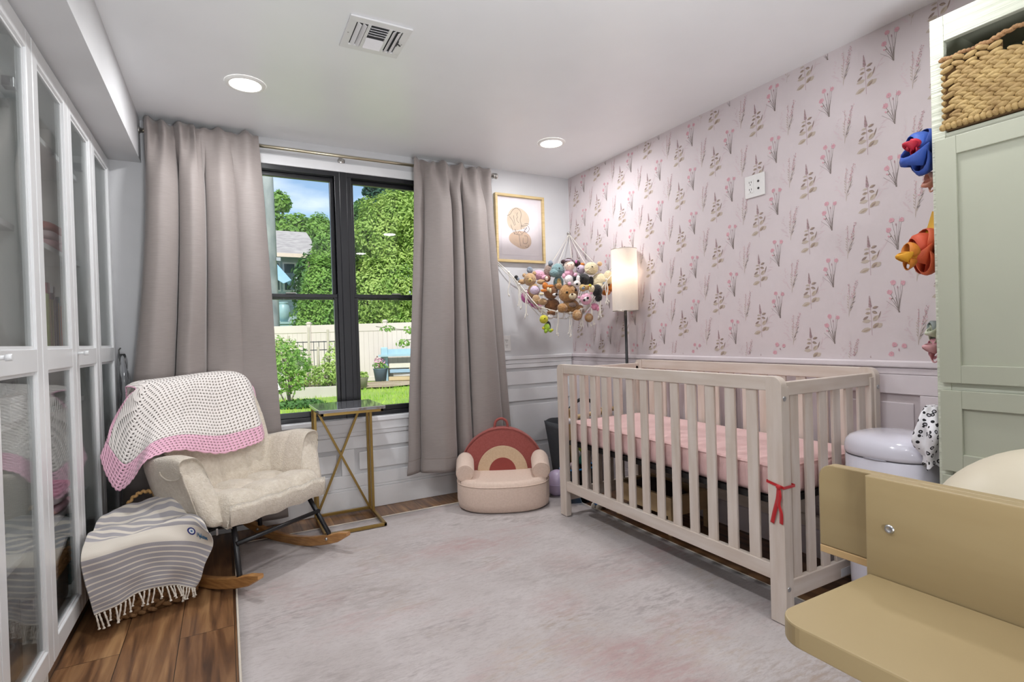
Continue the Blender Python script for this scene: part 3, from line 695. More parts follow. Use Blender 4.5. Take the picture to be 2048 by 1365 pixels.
# ================================================================== RUG
def rug_mat():
    m = bpy.data.materials.new('faded distressed rug'); m.use_nodes = True; n = m.node_tree; b = n.nodes['Principled BSDF']
    b.inputs['Roughness'].default_value = .95; b.inputs['Specular IOR Level'].default_value = .15; b.inputs['Sheen Weight'].default_value = .3
    t = n.nodes.new('ShaderNodeTexCoord')
    def nz(scale, st, det=6, loc=(0, 0, 0), dist=0):
        mp = n.nodes.new('ShaderNodeMapping'); mp.inputs['Scale'].default_value = st; mp.inputs['Location'].default_value = loc
        q = n.nodes.new('ShaderNodeTexNoise'); q.inputs['Scale'].default_value = scale; q.inputs['Detail'].default_value = det; q.inputs['Roughness'].default_value = .65; q.inputs['Distortion'].default_value = dist
        n.links.new(t.outputs['Object'], mp.inputs[0]); n.links.new(mp.outputs[0], q.inputs[0]); return q.outputs[0]
    def ramp(src, a, c, ca=(0, 0, 0, 1), cb=(1, 1, 1, 1)):
        r = n.nodes.new('ShaderNodeValToRGB'); r.color_ramp.elements[0].position = a; r.color_ramp.elements[1].position = c
        r.color_ramp.elements[0].color = ca; r.color_ramp.elements[1].color = cb; n.links.new(src, r.inputs[0]); return r.outputs[0]
    def mix(f, a, c, k=1):
        q = n.nodes.new('ShaderNodeMix'); q.data_type = 'RGBA'
        if k != 1:
            mu = n.nodes.new('ShaderNodeMath'); mu.operation = 'MULTIPLY'; mu.inputs[1].default_value = k; n.links.new(f, mu.inputs[0]); f = mu.outputs[0]
        n.links.new(f, q.inputs[0])
        for s_, v in ((6, a), (7, c)):
            if isinstance(v, tuple): q.inputs[s_].default_value = (*v, 1)
            else: n.links.new(v, q.inputs[s_])
        return q.outputs[2]
    def mul(a, c):
        q = n.nodes.new('ShaderNodeMath'); q.operation = 'MULTIPLY'; n.links.new(a, q.inputs[0]); n.links.new(c, q.inputs[1]); return q.outputs[0]
    base = mix(ramp(nz(3, (1, 1, 1)), .35, .65), srgb(196, 188, 187), srgb(182, 173, 171))
    fine = ramp(nz(30, (.55, 1.8, 1), 8, dist=.4), .45, .62)
    grey = mul(ramp(nz(2.3, (.7, 1.4, 1), 5, (3, 1, 0)), .45, .65), fine)
    c_ = mix(grey, base, srgb(152, 142, 140), .85)
    pinkm = mul(ramp(nz(1.7, (.7, 1.6, 1), 5, (7.3, 2.2, 0)), .52, .66), ramp(nz(24, (.5, 1.6, 1), 8, (1, 4, 0), .5), .38, .62))
    c_ = mix(pinkm, c_, srgb(176, 136, 134), .6)
    def spot(x, y, r):
        q = n.nodes.new('ShaderNodeVectorMath'); q.operation = 'DISTANCE'; q.inputs[1].default_value = (x, y, 0)
        mp = n.nodes.new('ShaderNodeVectorMath'); mp.operation = 'MULTIPLY'; mp.inputs[1].default_value = (1, 1, 0); n.links.new(t.outputs['Object'], mp.inputs[0]); n.links.new(mp.outputs[0], q.inputs[0])
        r_ = n.nodes.new('ShaderNodeMapRange'); r_.inputs[1].default_value = r; r_.inputs[2].default_value = r*.35; n.links.new(q.outputs['Value'], r_.inputs[0]); return r_.outputs[0]
    for (x, y, r, k) in ((1.117, 1.36, .17, .75), (1.02, 1.52, .11, .6), (1.18, 1.20, .20, .75), (1.13, 1.78, .15, .5), (1.375, 2.09, .16, .45), (.95, 2.5, .15, .4)):
        c_ = mix(mul(spot(x, y, r), ramp(nz(26, (.5, 1.6, 1), 8, (x, y, 0), .5), .36, .58)), c_, srgb(176, 148, 145), k)
    for (x, y, r, k) in ((.07, 2.55, .22, .6), (.48, 2.25, .25, .6), (.62, 2.6, .2, .5), (1.3, 2.05, .2, .5), (.25, 1.7, .2, .6)):
        c_ = mix(mul(spot(x, y, r), ramp(nz(22, (.6, 1.4, 1), 8, (x, y, 3), .5), .40, .62)), c_, srgb(156, 146, 142), k)
    c_ = mix(ramp(nz(95, (.5, 1.6, 1), 5, (5, 2, 1)), .50, .62), c_, srgb(150, 138, 136), .30)
    gold = mul(ramp(nz(1.5, (1, 1, 1), 4, (2.3, 8.2, 0)), .55, .68), fine)
    c_ = mix(gold, c_, srgb(176, 152, 128), .5)
    n.links.new(c_, b.inputs['Base Color'])
    bu = n.nodes.new('ShaderNodeBump'); bu.inputs['Strength'].default_value = .3; bu.inputs['Distance'].default_value = .003
    n.links.new(nz(400, (1, 1, 1), 2), bu.inputs['Height']); n.links.new(bu.outputs[0], b.inputs['Normal'])
    return m
RX0, RX1, RY0, RY1 = .008, 1.955, -.1, 3.21
t = thing('area_rug', 'large pale distressed area rug with faded pink patches on the wood floor', 'rug', (1, 1.6, 0))
b = MB(); P = []
for i in range(60):
    row = []
    for j in range(50):
        x = RX0+.008+(RX1-RX0-.016)*j/49; y = RY0+.008+(RY1-RY0-.016)*i/59
        z = .007+.004*sstep(1.3, 1.9, x)*max(0, noise.noise(Vector((x*2, y*3, 0)))+.3)
        row.append((x, y, z))
    P.append(row)
b.grid(P); b.build('pile', rug_mat(), t, solid=.006, offset=-1)
b = MB(); b.tube([(RX0+.004, RY0, .005), (RX0+.004, RY1-.004, .005), (RX1-.004, RY1-.004, .006), (RX1-.004, RY0, .006)], .0048, 8); b.build('binding', flat('cream rug binding', (216, 206, 192), .9), t)
RUGZ = .0105

# ================================================================== ROCKING CHAIR
def boucle_mat(name, c, c2):
    return mat(name, srgb(*c), .95, col2=srgb(*c2), nscale=60, bump=.6, bscale=150, sheen=.4, lo=.3, hi=.7, detail=3)
bouc = boucle_mat('cream boucle fabric', (224, 214, 199), (210, 198, 181))
C0 = Vector((.123, 2.846, .012)); sv = Vector((.81, .587, 0)).normalized(); bv = Vector((-.587, .81, 0)).normalized()
MC = Matrix((( sv.x, bv.x, 0, C0.x), (sv.y, bv.y, 0, C0.y), (0, 0, 1, 0), (0, 0, 0, 1)))   # local (u right, v back, z)
chair = thing('rocking_chair', 'cream boucle rocking chair with black metal legs on curved wooden rockers', 'rocking chair', tuple(C0))
# seat cushion
def rbox_pt(a, c, L, H_, k=.28): return None
b = MB()
US, NU, NV = .262, 48, 44
def seat_top(u, v):   # u -1..1, v 0 (front)..1 (back)
    q = .415-.045*v
    tu = abs((u*1.5+1.5) % 1-.5)*2; tv = abs((v*2) % 1-.5)*2
    puff = .036*(1-tu**3.2)*(1-tv**4)
    edge = .05*(max(0, abs(u)-.86)/.14)**2.2+.05*(max(0, .12-v)/.12)**2.2
    return q-.02+puff-edge
P = []
for i in range(NV+1):
    row = []; v = i/NV
    for j in range(NU+1):
        u = -1+2*j/NU
        fr = -.150-.014*cos(u*pi/2)
        row.append((u*US*(1.03-.04*v), fr+v*.46, seat_top(u, v)))
    P.append(row)
P = P
front = []
for (dz, dv) in ((-.11, .012), (-.085, -.004), (-.04, -.010), (-.012, -.006)):
    front.append([(p[0], p[1]+dv, .415-.02+dz+.004*sin(j*.5)) for j, p in enumerate(P[0])])
full = front+P
b.grid([[(r[0][0]*.97, r[0][1], .288), (r[0][0]*1.0, r[0][1], .31)]+r+[(r[-1][0]*1.0, r[-1][1], .31), (r[-1][0]*.97, r[-1][1], .288)] for r in full])
# underside and sides
b.grid([[(p[0], p[1], p[2]) for p in full[0]], [(p[0]*.96, p[1]+.05, .286) for p in full[0]], [(p[0], .31, .27) for p in full[0]]])
b.bm.transform(MC); b.build('seat_cushion', bouc, chair)
# wrap-around back and arms: stations along a U
def U_plan(t):   # t 0..1 : left arm front -> back -> right arm front ; returns point & outward normal
    a = .272; L1 = .30; Rc = .16
    segs = [('l', L1), ('c', Rc*pi/2), ('b', 2*(a-Rc)), ('c2', Rc*pi/2), ('l2', L1)]
    tot = sum(s_[1] for s_ in segs); d = t*tot
    if d < L1: return Vector((-a, -.11+d, 0)), Vector((-1, 0, 0))
    d -= L1; v0 = -.11+L1
    if d < Rc*pi/2:
        an = d/Rc; return Vector((-a+Rc-Rc*cos(an), v0+Rc*sin(an), 0)), Vector((-cos(an), sin(an), 0))
    d -= Rc*pi/2
    if d < 2*(a-Rc): return Vector((-a+Rc+d, v0+Rc, 0)), Vector((0, 1, 0))
    d -= 2*(a-Rc)
    if d < Rc*pi/2:
        an = d/Rc; return Vector((a-Rc+Rc*sin(an), v0+Rc*cos(an), 0)), Vector((sin(an), cos(an), 0))
    d -= Rc*pi/2
    return Vector((a, v0+Rc*0+0-d, 0)), Vector((1, 0, 0))
def station(t, t0, t1, ztop, flare, thick, zb=.292, seams=0):
    p, n_ = U_plan(t)
    e = min((t-t0), (t1-t))/(t1-t0)
    ends = 1-(1-min(1, e/.07))**2.4 if e < .07 else 1
    ends = max(ends, .02)**.5
    K = 30; pts = []
    Hh = ztop-zb
    th = thick*(.35+.65*ends); 
    sw = abs(((t-t0)/(t1-t0)*seams) % 1-.5)*2 if seams else 0
    for k in range(K):
        an = 2*pi*k/K
        cx = math.copysign(abs(cos(an))**.62, cos(an)); cz = math.copysign(abs(sin(an))**.32, sin(an))
        z = zb+Hh/2+cz*Hh/2*(.5+.5*ends if False else 1)
        h = (z-zb)/max(Hh, .01)
        off = cx*th/2
        if cx < 0 and seams: off += .012*(sw**6)*min(1, h*3)     # tuft seam dips on the inner side
        if cx < 0: off -= .010*sin(pi*min(1, h))
        out_ = flare*(h**1.15)*(ztop-zb)/.3
        q = p+n_*(off+out_)
        # the arm's front edge leans back as it rises
        if abs(n_.x) > .99: q.y += .12*h*sstep(.25, 0, e)*(1 if True else 0)
        z2 = z if ends >= 1 else lerp(zb+Hh*.5, z, .80+.20*ends)
        pts.append((q.x, q.y, z2))
    return pts
def shell(name, t0, t1, zt, flare, thick, seams, n=46, zb=.292):
    b = MB(); P = []
    for i in range(n+1):
        t_ = lerp(t0, t1, i/n); fr_ = (i/n)
        P.append(station(max(0.0001, min(.9999, t_)), t0, t1, zt(fr_), flare(fr_) if callable(flare) else flare, thick, seams=seams, zb=zb))
    V = b.grid(P, closed_u=True)
    b._f(V[0]); b._f(V[-1][::-1]); b.bm.transform(MC)
    return b.build(name, bouc, chair)
arm_top = lambda f: .565+.035*sin(pi*min(1, f*1.2+.05))
left_arm = shell('armrest', 0.0, .36, lambda f: arm_top(f), .07, .100, 2)
shell('armrest', .64, 1.0, lambda f: arm_top(1-f), .07, .100, 2)
# back panel: leaning rounded slab with vertical tufts
b = MB(); NU, NV = 56, 40
def back_pt(u, h, side):   # u -1..1, h 0..1, side -1 inner/+1 outer
    hw = .268*(1-.0*h); z = .36+.545*h
    sq = (abs(u)**5+abs(h*2-1)**7 if h > .5 else abs(u)**6)
    v = .285+.155*h**1.1-.085*u*u*(1-h*.35)
    tk = .045*max(0, 1-min(1, abs(u)**6))**.5*(max(0, 1-max(0, (h-.86)/.14)**2))**.5
    if side < 0:
        s_ = abs((u*2+2) % 1-.5)*2; v -= tk-.014*(s_**6)*(1 if tk > .02 else 0)
    else: v += tk*.6
    cut = 1-.06*max(0, (h-.8)/.2)**2-0.0
    return (u*hw*cut*(1+.05*sin(h*pi)), v, z)
for side in (-1, 1):
    P = [[back_pt(-1+2*j/NU, i/NV, side) for j in range(NU+1)] for i in range(NV+1)]
    b.grid(P)
bmesh.ops.remove_doubles(b.bm, verts=b.bm.verts[:], dist=.0005)
# round the upper corners
for v in b.bm.verts:
    u = abs(v.co.x)/.268; h = (v.co.z-.36)/.545
    if u > .55 and h > .6:
        du = (u-.55)/.45; dh = (h-.6)/.4; r_ = math.hypot(du, dh)
        if r_ > 1: 
            k = 1/r_; m_ = max(du, dh)
            v.co.x = math.copysign((.55+du*lerp(1, k*m_ if False else k, .95)*.45)*.268, v.co.x); v.co.z = .36+(.6+dh*lerp(1, k, .95)*.4)*.545
b.bm.transform(MC); b.build('backrest', bouc, chair)
# pocket on the left arm
pk = MB()
def on_arm(v, z, off=.0):   # outer face of the left arm
    h = (z-.292)/.29; return (-.272-.0425-.075*h**1.15-.006-off, v, z)
pl = catmull([on_arm(.13, .535), on_arm(.125, .515), on_arm(.09, .50), on_arm(.04, .505), on_arm(-.005, .52), on_arm(-.02, .545), on_arm(-.02, .50), on_arm(-.03, .42), on_arm(-.04, .34), on_arm(-.045, .30)], 50)
pk.tube(pl, .0035, 8); pk.bm.transform(MC); pk.build('pocket_seam', bouc, left_arm)
# frame
blackm = flat('black powder-coated steel', (28, 28, 31), .35, metal=0)
rockwood = mat('honey rubberwood', srgb(196, 146, 90), .35, col2=srgb(166, 116, 68), nscale=5, stretch=(3, 3, 26), coat=.3)
def cp(u, v, z): return MC @ Vector((u, v, z))
def rocker_z(v): return (v-.10)**2/2.05
for sg in (-1, 1):
    for (a, c) in (((.205*sg, -.085, .31), (.255*sg, -.185, rocker_z(-.185)+.035)), ((.205*sg, .275, .32), (.255*sg, .32, rocker_z(.32)+.035))):
        q = MB(); q.tube([cp(a[0], a[1], a[2]), cp(c[0], c[1], c[2]+.02), cp(c[0], c[1], c[2])], .0115, 14); lg = q.build('leg', blackm, chair)
        q = MB(); q.ball(cp(c[0]+sg*-.018, c[1], c[2]-.005), .008, 12, 8); q.build('bolt', steel, lg)
    r_ = MB(); rows = []
    for i in range(41):
        v = -.315+(.53+.315)*i/40; zb = rocker_z(v)+.0; th = .048 if 2 < i < 38 else .034+.014*min(1, min(i, 40-i)/3)
        x0, x1 = .255*sg-.014, .255*sg+.014; e = .004
        tz = zb+th; lo_ = zb+(0 if min(i, 40-i) > 2 else (.014*(3-min(i, 40-i))/3))
        rows.append([cp(x0+e, v, lo_), cp(x1-e, v, lo_), cp(x1, v, lo_+e), cp(x1, v, tz-e), cp(x1-e, v, tz), cp(x0+e, v, tz), cp(x0, v, tz-e), cp(x0, v, lo_+e)])
    V = r_.grid(rows, closed_u=True, smooth=False); r_._f(V[0]); r_._f(V[-1][::-1]); r_.build('rocker', rockwood, chair)
q = MB(); q.tube([cp(-.235, -.142, .21), cp(.235, -.142, .21)], .010, 12); q.build('crossbar', blackm, chair)
q = MB(); q.tube([cp(-.235, .30, .15), cp(.235, .30, .15)], .010, 12); q.build('crossbar', blackm, chair)
q = MB(); q.box(-.24, .24, -.11, .30, .285, .30); q.bm.transform(MC); q.build('seat_base', flat('black underside cloth', (30, 30, 32), .9), chair)
q = MB(); p_ = cp(-.29, -.10, .292); q.box(p_.x-.004, p_.x+.004, p_.y-.002, p_.y+.002, p_.z-.03, p_.z-.002, .001); q.build('zip_pull', steel, chair)

# ================================================================== CROCHET BLANKET
def crochet_mat(name, col, per, thr):
    m = bpy.data.materials.new(name); m.use_nodes = True; n = m.node_tree; b = n.nodes['Principled BSDF']; o = n.nodes['Material Output']
    b.inputs['Base Color'].default_value = (*srgb(*col), 1); b.inputs['Roughness'].default_value = .95; b.inputs['Sheen Weight'].default_value = .4
    uv = n.nodes.new('ShaderNodeUVMap'); sp = n.nodes.new('ShaderNodeSeparateXYZ'); n.links.new(uv.outputs[0], sp.inputs[0])
    def ma(op, a, c=None, cl=False):
        q = n.nodes.new('ShaderNodeMath'); q.operation = op; q.use_clamp = cl
        for i, v in enumerate((a, c)):
            if v is None: continue
            if isinstance(v, (int, float)): q.inputs[i].default_value = v
            else: n.links.new(v, q.inputs[i])
        return q.outputs[0]
    nzz = n.nodes.new('ShaderNodeTexNoise'); nzz.inputs['Scale'].default_value = 9; n.links.new(uv.outputs[0], nzz.inputs[0])
    jit = ma('MULTIPLY', ma('SUBTRACT', nzz.outputs[0], .5), .5)
    X = ma('ADD', ma('MULTIPLY', sp.outputs[0], per[0]), jit); Y = ma('ADD', ma('MULTIPLY', sp.outputs[1], per[1]), jit)
    row = ma('FLOOR', Y); odd = ma('MULTIPLY', ma('MODULO', row, 2), .5)
    fx = ma('SUBTRACT', ma('FRACT', ma('ADD', X, odd)), .5); fy = ma('SUBTRACT', ma('FRACT', Y), .5)
    # little triangular eyelet: |x| < k*(.35 - y)
    tri = ma('SUBTRACT', ma('MULTIPLY', ma('SUBTRACT', .36, fy), .56), ma('ABSOLUTE', fx))
    bot_ = ma('ADD', fy, .18)
    mn = ma('MINIMUM', tri, bot_)
    hole = ma('GREATER_THAN', mn, thr)
    tr = n.nodes.new('ShaderNodeBsdfTransparent'); mi = n.nodes.new('ShaderNodeMixShader')
    n.links.new(hole, mi.inputs[0]); n.links.new(b.outputs[0], mi.inputs[1]); n.links.new(tr.outputs[0], mi.inputs[2]); n.links.new(mi.outputs[0], o.inputs[0])
    wv = ma('SINE', ma('MULTIPLY', X, 25)); h = ma('ADD', ma('MULTIPLY', mn, -5, ), ma('MULTIPLY', wv, .12))
    bu = n.nodes.new('ShaderNodeBump'); bu.inputs['Strength'].default_value = .35; bu.inputs['Distance'].default_value = .004
    n.links.new(h, bu.inputs['Height']); n.links.new(bu.outputs[0], b.inputs['Normal'])
    return m
top_ = [(-0.322, 0.44, 0.888), (-0.3, 0.44, 0.902), (-0.273, 0.44, 0.909), (-0.228, 0.44, 0.912), (-0.17, 0.44, 0.914), (-0.058, 0.44, 0.919), (0.062, 0.44, 0.925), (0.163, 0.44, 0.926), (0.238, 0.44, 0.908), (0.285, 0.44, 0.845)]
mid_ = [(-0.40, 0.43, 0.739), (-0.387, 0.38, 0.727), (-0.373, 0.33, 0.703), (-0.33, 0.31, 0.72), (-0.27, 0.295, 0.738), (-0.153, 0.30, 0.74), (0.02, 0.315, 0.727), (0.148, 0.30, 0.728), (0.215, 0.28, 0.729), (0.295, 0.36, 0.718)]
bot_ = [(-0.468, 0.40, 0.607), (-0.475, 0.34, 0.53), (-0.470, 0.27, 0.47), (-0.435, 0.22, 0.517), (-0.398, 0.185, 0.59), (-0.246, 0.20, 0.600), (-0.023, 0.24, 0.535), (0.139, 0.225, 0.545), (0.20, 0.21, 0.565), (0.29, 0.30, 0.61)]
q1 = [tuple(lerp(a[k], c[k], .42)+(0, -.032, .014)[k] for k in range(3)) for a, c in zip(top_, mid_)]
q3 = [tuple(lerp(a[k], c[k], .55)+(0, -.004, 0)[k] for k in range(3)) for a, c in zip(mid_, bot_)]
back1 = [(p[0]*.98, .478, p[2]-.03) for p in top_]; back2 = [(p[0]*1.0, .478, .66) for p in top_]
front_ = [(p[0], p[1]-.050, p[2]-.010) for p in top_]
ctrl = [back2, back1, [(p[0], .462, p[2]) for p in top_], front_, q1, mid_, q3, bot_]
S = surf(ctrl, 110, 120)
def wr(i, j): return Vector((0, .006*noise.noise(Vector((j*.12, i*.02, 0)))*min(1, i/60), 0))
S = [[p+wr(i, j) for j, p in enumerate(r)] for i, r in enumerate(S)]
bl = thing('crocheted_blanket', 'white crocheted baby blanket with pink scalloped border draped over the rocking chair back', 'blanket', tuple(MC @ Vector((0, .45, .92))))
ARC = [[None]*111 for _ in range(121)]
for j in range(111):
    L_ = 0
    for i in range(120, -1, -1):
        if i < 120: L_ += (S[i+1][j]-S[i][j]).length
        ARC[i][j] = [0, L_]
for i in range(121):
    L_ = 0
    for j in range(60, 111):
        if j > 60: L_ += (S[i][j]-S[i][j-1]).length
        ARC[i][j][0] = L_+2
    L_ = 0
    for j in range(60, -1, -1):
        if j < 60: L_ += (S[i][j]-S[i][j+1]).length
        ARC[i][j][0] = 2-L_
NB = 104     # rows 0..NB white, then pink border; same for the outer columns
def part(name, i0, i1, j0, j1, m_, scal=0, sc_l=0):
    b = MB(); P = []
    for i in range(i0, i1+1):
        row = []
        for j in range(j0, j1+1):
            p = Vector(S[i][j])
            if scal and i == i1: p += (Vector(S[i][j])-Vector(S[i-2][j])).normalized()*.008*abs(sin(j*.9))
            row.append(MC @ p)
        P.append(row)
    b.grid(P, uv=lambda a, c: ARC[min(i1, round(lerp(i0, i1, a)))][min(j1, round(lerp(j0, j1, c)))]); return b.build(name, m_, bl, solid=.004)
cw = crochet_mat('white crochet', (240, 233, 228), (57, 60), -.015)
cpk = crochet_mat('pink crochet', (240, 186, 208), (50, 70), .01)
part('white_field', 0, NB, 4, 106, cw); part('pink_border', NB, 120, 0, 110, cpk, scal=1); part('pink_border', 0, NB, 0, 4, cpk); part('pink_border', 0, NB, 106, 110, cpk)
# ================================================================== SIDE TABLE
gold = mat('aged gold metal', srgb(158, 130, 72), .38, metal=.7, nscale=10)
t = thing('side_table', 'narrow gold-framed side table with X braces and a reflective glass top', 'side table', (.61, 3.24, 0))
tx0, tx1, ty0, ty1, tz = .452, .776, 3.035, 3.395, .70
w_ = .016
q = MB()
for (a, c) in (((tx0, ty1), (tx1, ty1)), ((tx1, ty1), (tx1, ty0)), ((tx1, ty0), (tx0, ty0)), ((tx0, ty0), (tx0, ty1))):
    q.box(min(a[0], c[0])-w_/2, max(a[0], c[0])+w_/2, min(a[1], c[1])-w_/2, max(a[1], c[1])+w_/2, .0115, .0115+w_, .0015)
q.build('base_frame', gold, t)
q = MB()
for (a, c) in (((tx0, ty1), (tx1, ty1)), ((tx1, ty1), (tx1, ty0)), ((tx1, ty0), (tx0, ty0)), ((tx0, ty0), (tx0, ty1))):
    q.box(min(a[0], c[0])-w_/2, max(a[0], c[0])+w_/2, min(a[1], c[1])-w_/2, max(a[1], c[1])+w_/2, tz-.034, tz-.034+w_, .0015)
q.build('top_frame', gold, t)
for x in (tx0, tx1):
    for y in (ty1, ty1-.085):
        q = MB(); q.box(x-w_/2, x+w_/2, y-w_/2, y+w_/2, .02, tz-.03, .0015); q.build('leg', gold, t)
for (a, c) in (((tx0+.01, ty1, .03), (tx1-.04, ty1, tz-.035)), ((tx0+.02, ty1-.001, tz-.035), (tx1-.008, ty1-.001, .03))):
    q = MB(); q.bar(a, c, .013); q.build('brace', gold, t)
q = MB(); q.box(tx0-.018, tx1+.018, ty0-.018, ty1+.01, tz-.018, tz, .002)
q.build('table_top', mat('smoked mirror glass top', srgb(205, 206, 212), .04, metal=.8, nscale=2), t)

# ================================================================== RAINBOW KIDS CHAIR
terra = mat('terracotta linen', srgb(160, 84, 78), .85, col2=srgb(150, 76, 70), nscale=90, bump=.3, bscale=260, sheen=.2)
tan = mat('sand linen', srgb(208, 182, 152), .85, col2=srgb(200, 172, 142), nscale=90, bump=.3, bscale=260)
blush = mat('cream blush linen', srgb(226, 203, 188), .85, col2=srgb(220, 196, 180), nscale=90, bump=.3, bscale=260, sheen=.2)
RC = Vector((1.540, 3.035, RUGZ)); ra = radians(-26)
RM = Matrix.Translation(RC) @ rotz(ra)          # local: x right, y back, facing -y
kid = thing('kids_chair', 'small plush kids armchair with a terracotta and sand rainbow back on the rug', 'kids chair', tuple(RC))
q = MB()
q.lathe([(0, 0), (.265, 0), (.285, .012), (.292, .05), (.292, .145), (.284, .172), (.262, .187), (.24, .186), (.0, .178)], n=64, M=RM, sx=1, sy=.80, expo=2.5)
q.build('seat', blush, kid)
q = MB(); q.tube([RM @ Vector((.291*math.copysign(abs(cos(a))**.8, cos(a)), .291*.80*math.copysign(abs(sin(a))**.8, sin(a)), .158)) for a in [2*pi*k/72 for k in range(72)]], .0028, 8, closed=True); q.build('piping', blush, kid)
def halfdisc(R_, yb, th, z0, name, m_, par, zs=1.0, r_in=0, rnd=.02, tilt=0.10):
    b = MB(); NA = 48; prof = []
    # cross-section across thickness (y) along the rim, lathed through the half circle
    rows = []
    K = [( -th/2, R_-rnd), (-th/2+.3*rnd, R_-.25*rnd), (-th/2+rnd, R_), (th/2-rnd, R_), (th/2-.3*rnd, R_-.25*rnd), (th/2, R_-rnd)]
    if r_in: K = [(-th/2, r_in)]+K+[(th/2, r_in)]
    for i in range(NA+1):
        a = -.12+(pi+.24)*i/NA if False else pi*i/NA
        rows.append([RM @ Vector((-r_*cos(a), yb+y_+tilt*max(0, r_*sin(a)*zs), z0+r_*sin(a)*zs)) for (y_, r_) in K])
    V = b.grid(rows)
    # faces
    for col in (0, -1):
        if r_in == 0: b._f([V[i][col] for i in range(NA+1)])
    b._f([v for v in V[0]]) ; b._f([v for v in V[-1]])
    return b.build(name, m_, par)
bk = halfdisc(.285, .155, .10, .17, 'backrest', terra, kid, 1.0, rnd=.022)
q = MB(); rows = []
def archplate(R1, R0, y_, name, m_):
    q = MB(); rows = []
    for i in range(49):
        a = pi*i/48
        rows.append([RM @ Vector((-r_*cos(a), y_+.10*r_*sin(a), .175+r_*sin(a)*1.0)) for r_ in (R1, R1-.003, R0+.003, R0)])
    q.grid(rows); return q.build(name, m_, bk, solid=.004)
archplate(.165, .085, .098, 'arch_band', tan); archplate(.088, .002, .0975, 'arch_centre', flat('deep rust felt', (146, 66, 60), .9, nscale=80))
q = MB(); q.tube([RM @ Vector((-.285*cos(a)*.985, .155-.05+.10*.285*sin(a), .17+.285*sin(a)*.985)) for a in [pi*k/40 for k in range(41)]], .003, 8); q.build('piping', terra, bk)
q = MB(); P = [RM @ Vector(p) for p in ((-.045, .185, .445), (-.035, .188, .49), (0, .19, .508), (.035, .188, .49), (.045, .185, .445))]
q.tube(catmull(P, 20), .009, 10); q.build('carry_loop', terra, kid)
for sg in (-1, 1):
    q = MB(); A = RM @ Vector((sg*.235, -.125, .222)); B = RM @ Vector((sg*.245, .115, .258))
    d = (B-A).normalized(); P = []; n_ = 14
    pts = [A-d*.0+d*(.0), A+d*.006, A+d*.018]+[A.lerp(B, k/6) for k in range(1, 6)]+[B]
    q.tube(pts, [.046, .053, .056]+[.057]*5+[.05], 28); q.build('armrest', blush, kid)
    q = MB(); x = d.cross(Vector((0, 0, 1))).normalized(); y_ = d.cross(x)
    q.tube([A+d*.004+x*cos(a)*.052+y_*sin(a)*.052 for a in [2*pi*k/32 for k in range(32)]], .0025, 8, closed=True); q.build('arm_piping', blush, kid)

# ================================================================== CRIB
pine = mat('whitewashed pine', srgb(222, 211, 202), .5, col2=srgb(204, 188, 174), nscale=3.2, stretch=(9, 9, 1.2), detail=6, lo=.3, hi=.75)
pine_h = mat('whitewashed pine rail', srgb(222, 211, 202), .5, col2=srgb(204, 188, 174), nscale=3.2, stretch=(9, 1.2, 9), detail=6, lo=.3, hi=.75)
pine_x = mat('whitewashed pine end rail', srgb(222, 211, 202), .5, col2=srgb(204, 188, 174), nscale=3.2, stretch=(1.2, 9, 9), detail=6, lo=.3, hi=.75)
KX0, KX1, KY0, KY1, KH = 1.722, 2.352, 1.208, 2.652, .900
crib = thing('baby_crib', 'whitewashed pine baby crib with slatted sides along the wallpaper wall', 'crib', ((KX0+KX1)/2, (KY0+KY1)/2, 0))
PW = .062; PT = .032
def post(xa, ya, sgy):
    q = MB(); # outline in y-z with a rounded upper outer corner
    y0, y1 = (ya, ya+PW); r_ = .035; pts = []
    if sgy < 0: pts = [(y0, 0), (y1, 0), (y1, KH-.002)]+[(y0+r_-r_*sin(a), KH-.002-r_+r_*cos(a)) for a in [pi/2*k/8 for k in range(9)]]
    else: pts = [(y0, 0), (y1, 0)]+[(y1-r_+r_*cos(a), KH-.002-r_+r_*sin(a)) for a in [pi/2*k/8 for k in range(9)]]+[(y0, KH-.002)]
    Mx = Matrix(((0, 0, 1, xa), (1, 0, 0, 0), (0, 1, 0, RUGZ if False else .0), (0, 0, 0, 1)))
    q.prism(pts, PT, Mx)
    return q
ZB = .0
for xa, nm in ((KX0, 'f'), (KX1-PT, 'b')):
    for ya, sg in ((KY0, -1), (KY1-PW, 1)):
        q = post(xa, ya, sg); q.bm.transform(Matrix.Translation((0, 0, 0)))
        # short inner post forming the L-shaped leg
        xi = xa+PT if nm == 'f' else xa-.022
        yi = (ya+.006) if sg < 0 else ya+PW-.034
        q.box(xi+.0002, xi+.022, yi, yi+.028, .0, .86, .002)
        for v in q.bm.verts:
            if v.co.z < .001: v.co.z = RUGZ+.001 if (nm == 'f') else .001
        po = q.build('post', pine, crib, bevel=.003)
        q = MB()
        for zz in (.82, .14): 
            ya2 = ya-.001 if sg < 0 else ya+PW+.001
            Mq = Matrix.Translation((xa+PT/2, ya2, zz)) @ Matrix.Rotation(pi/2 if sg < 0 else -pi/2, 4, 'X'); q.lathe([(0, .0005), (.004, .0005), (.0045, .0015), (.0085, .0015), (.0085, -.001)], n=16, M=Mq)
        so = q.build('bolts', steel, po); so['kind'] = 'stuff' if False else ''
        del so['kind']
for xa in (KX0+.004, KX1-PT+.004):
    for (za, zb, nm) in ((.845, .898, 'top_rail'), (.158, .215, 'bottom_rail')):
        q = MB(); q.box(xa, xa+.024, KY0+PW, KY1-PW, za, zb, .003); q.build(nm, pine_h, crib)
    for k in range(13):
        yc = 1.340+k*.0981; q = MB(); q.box(xa+.006, xa+.018, yc-.0235, yc+.0235, .21, .85, .003); q.build('slat', pine, crib)
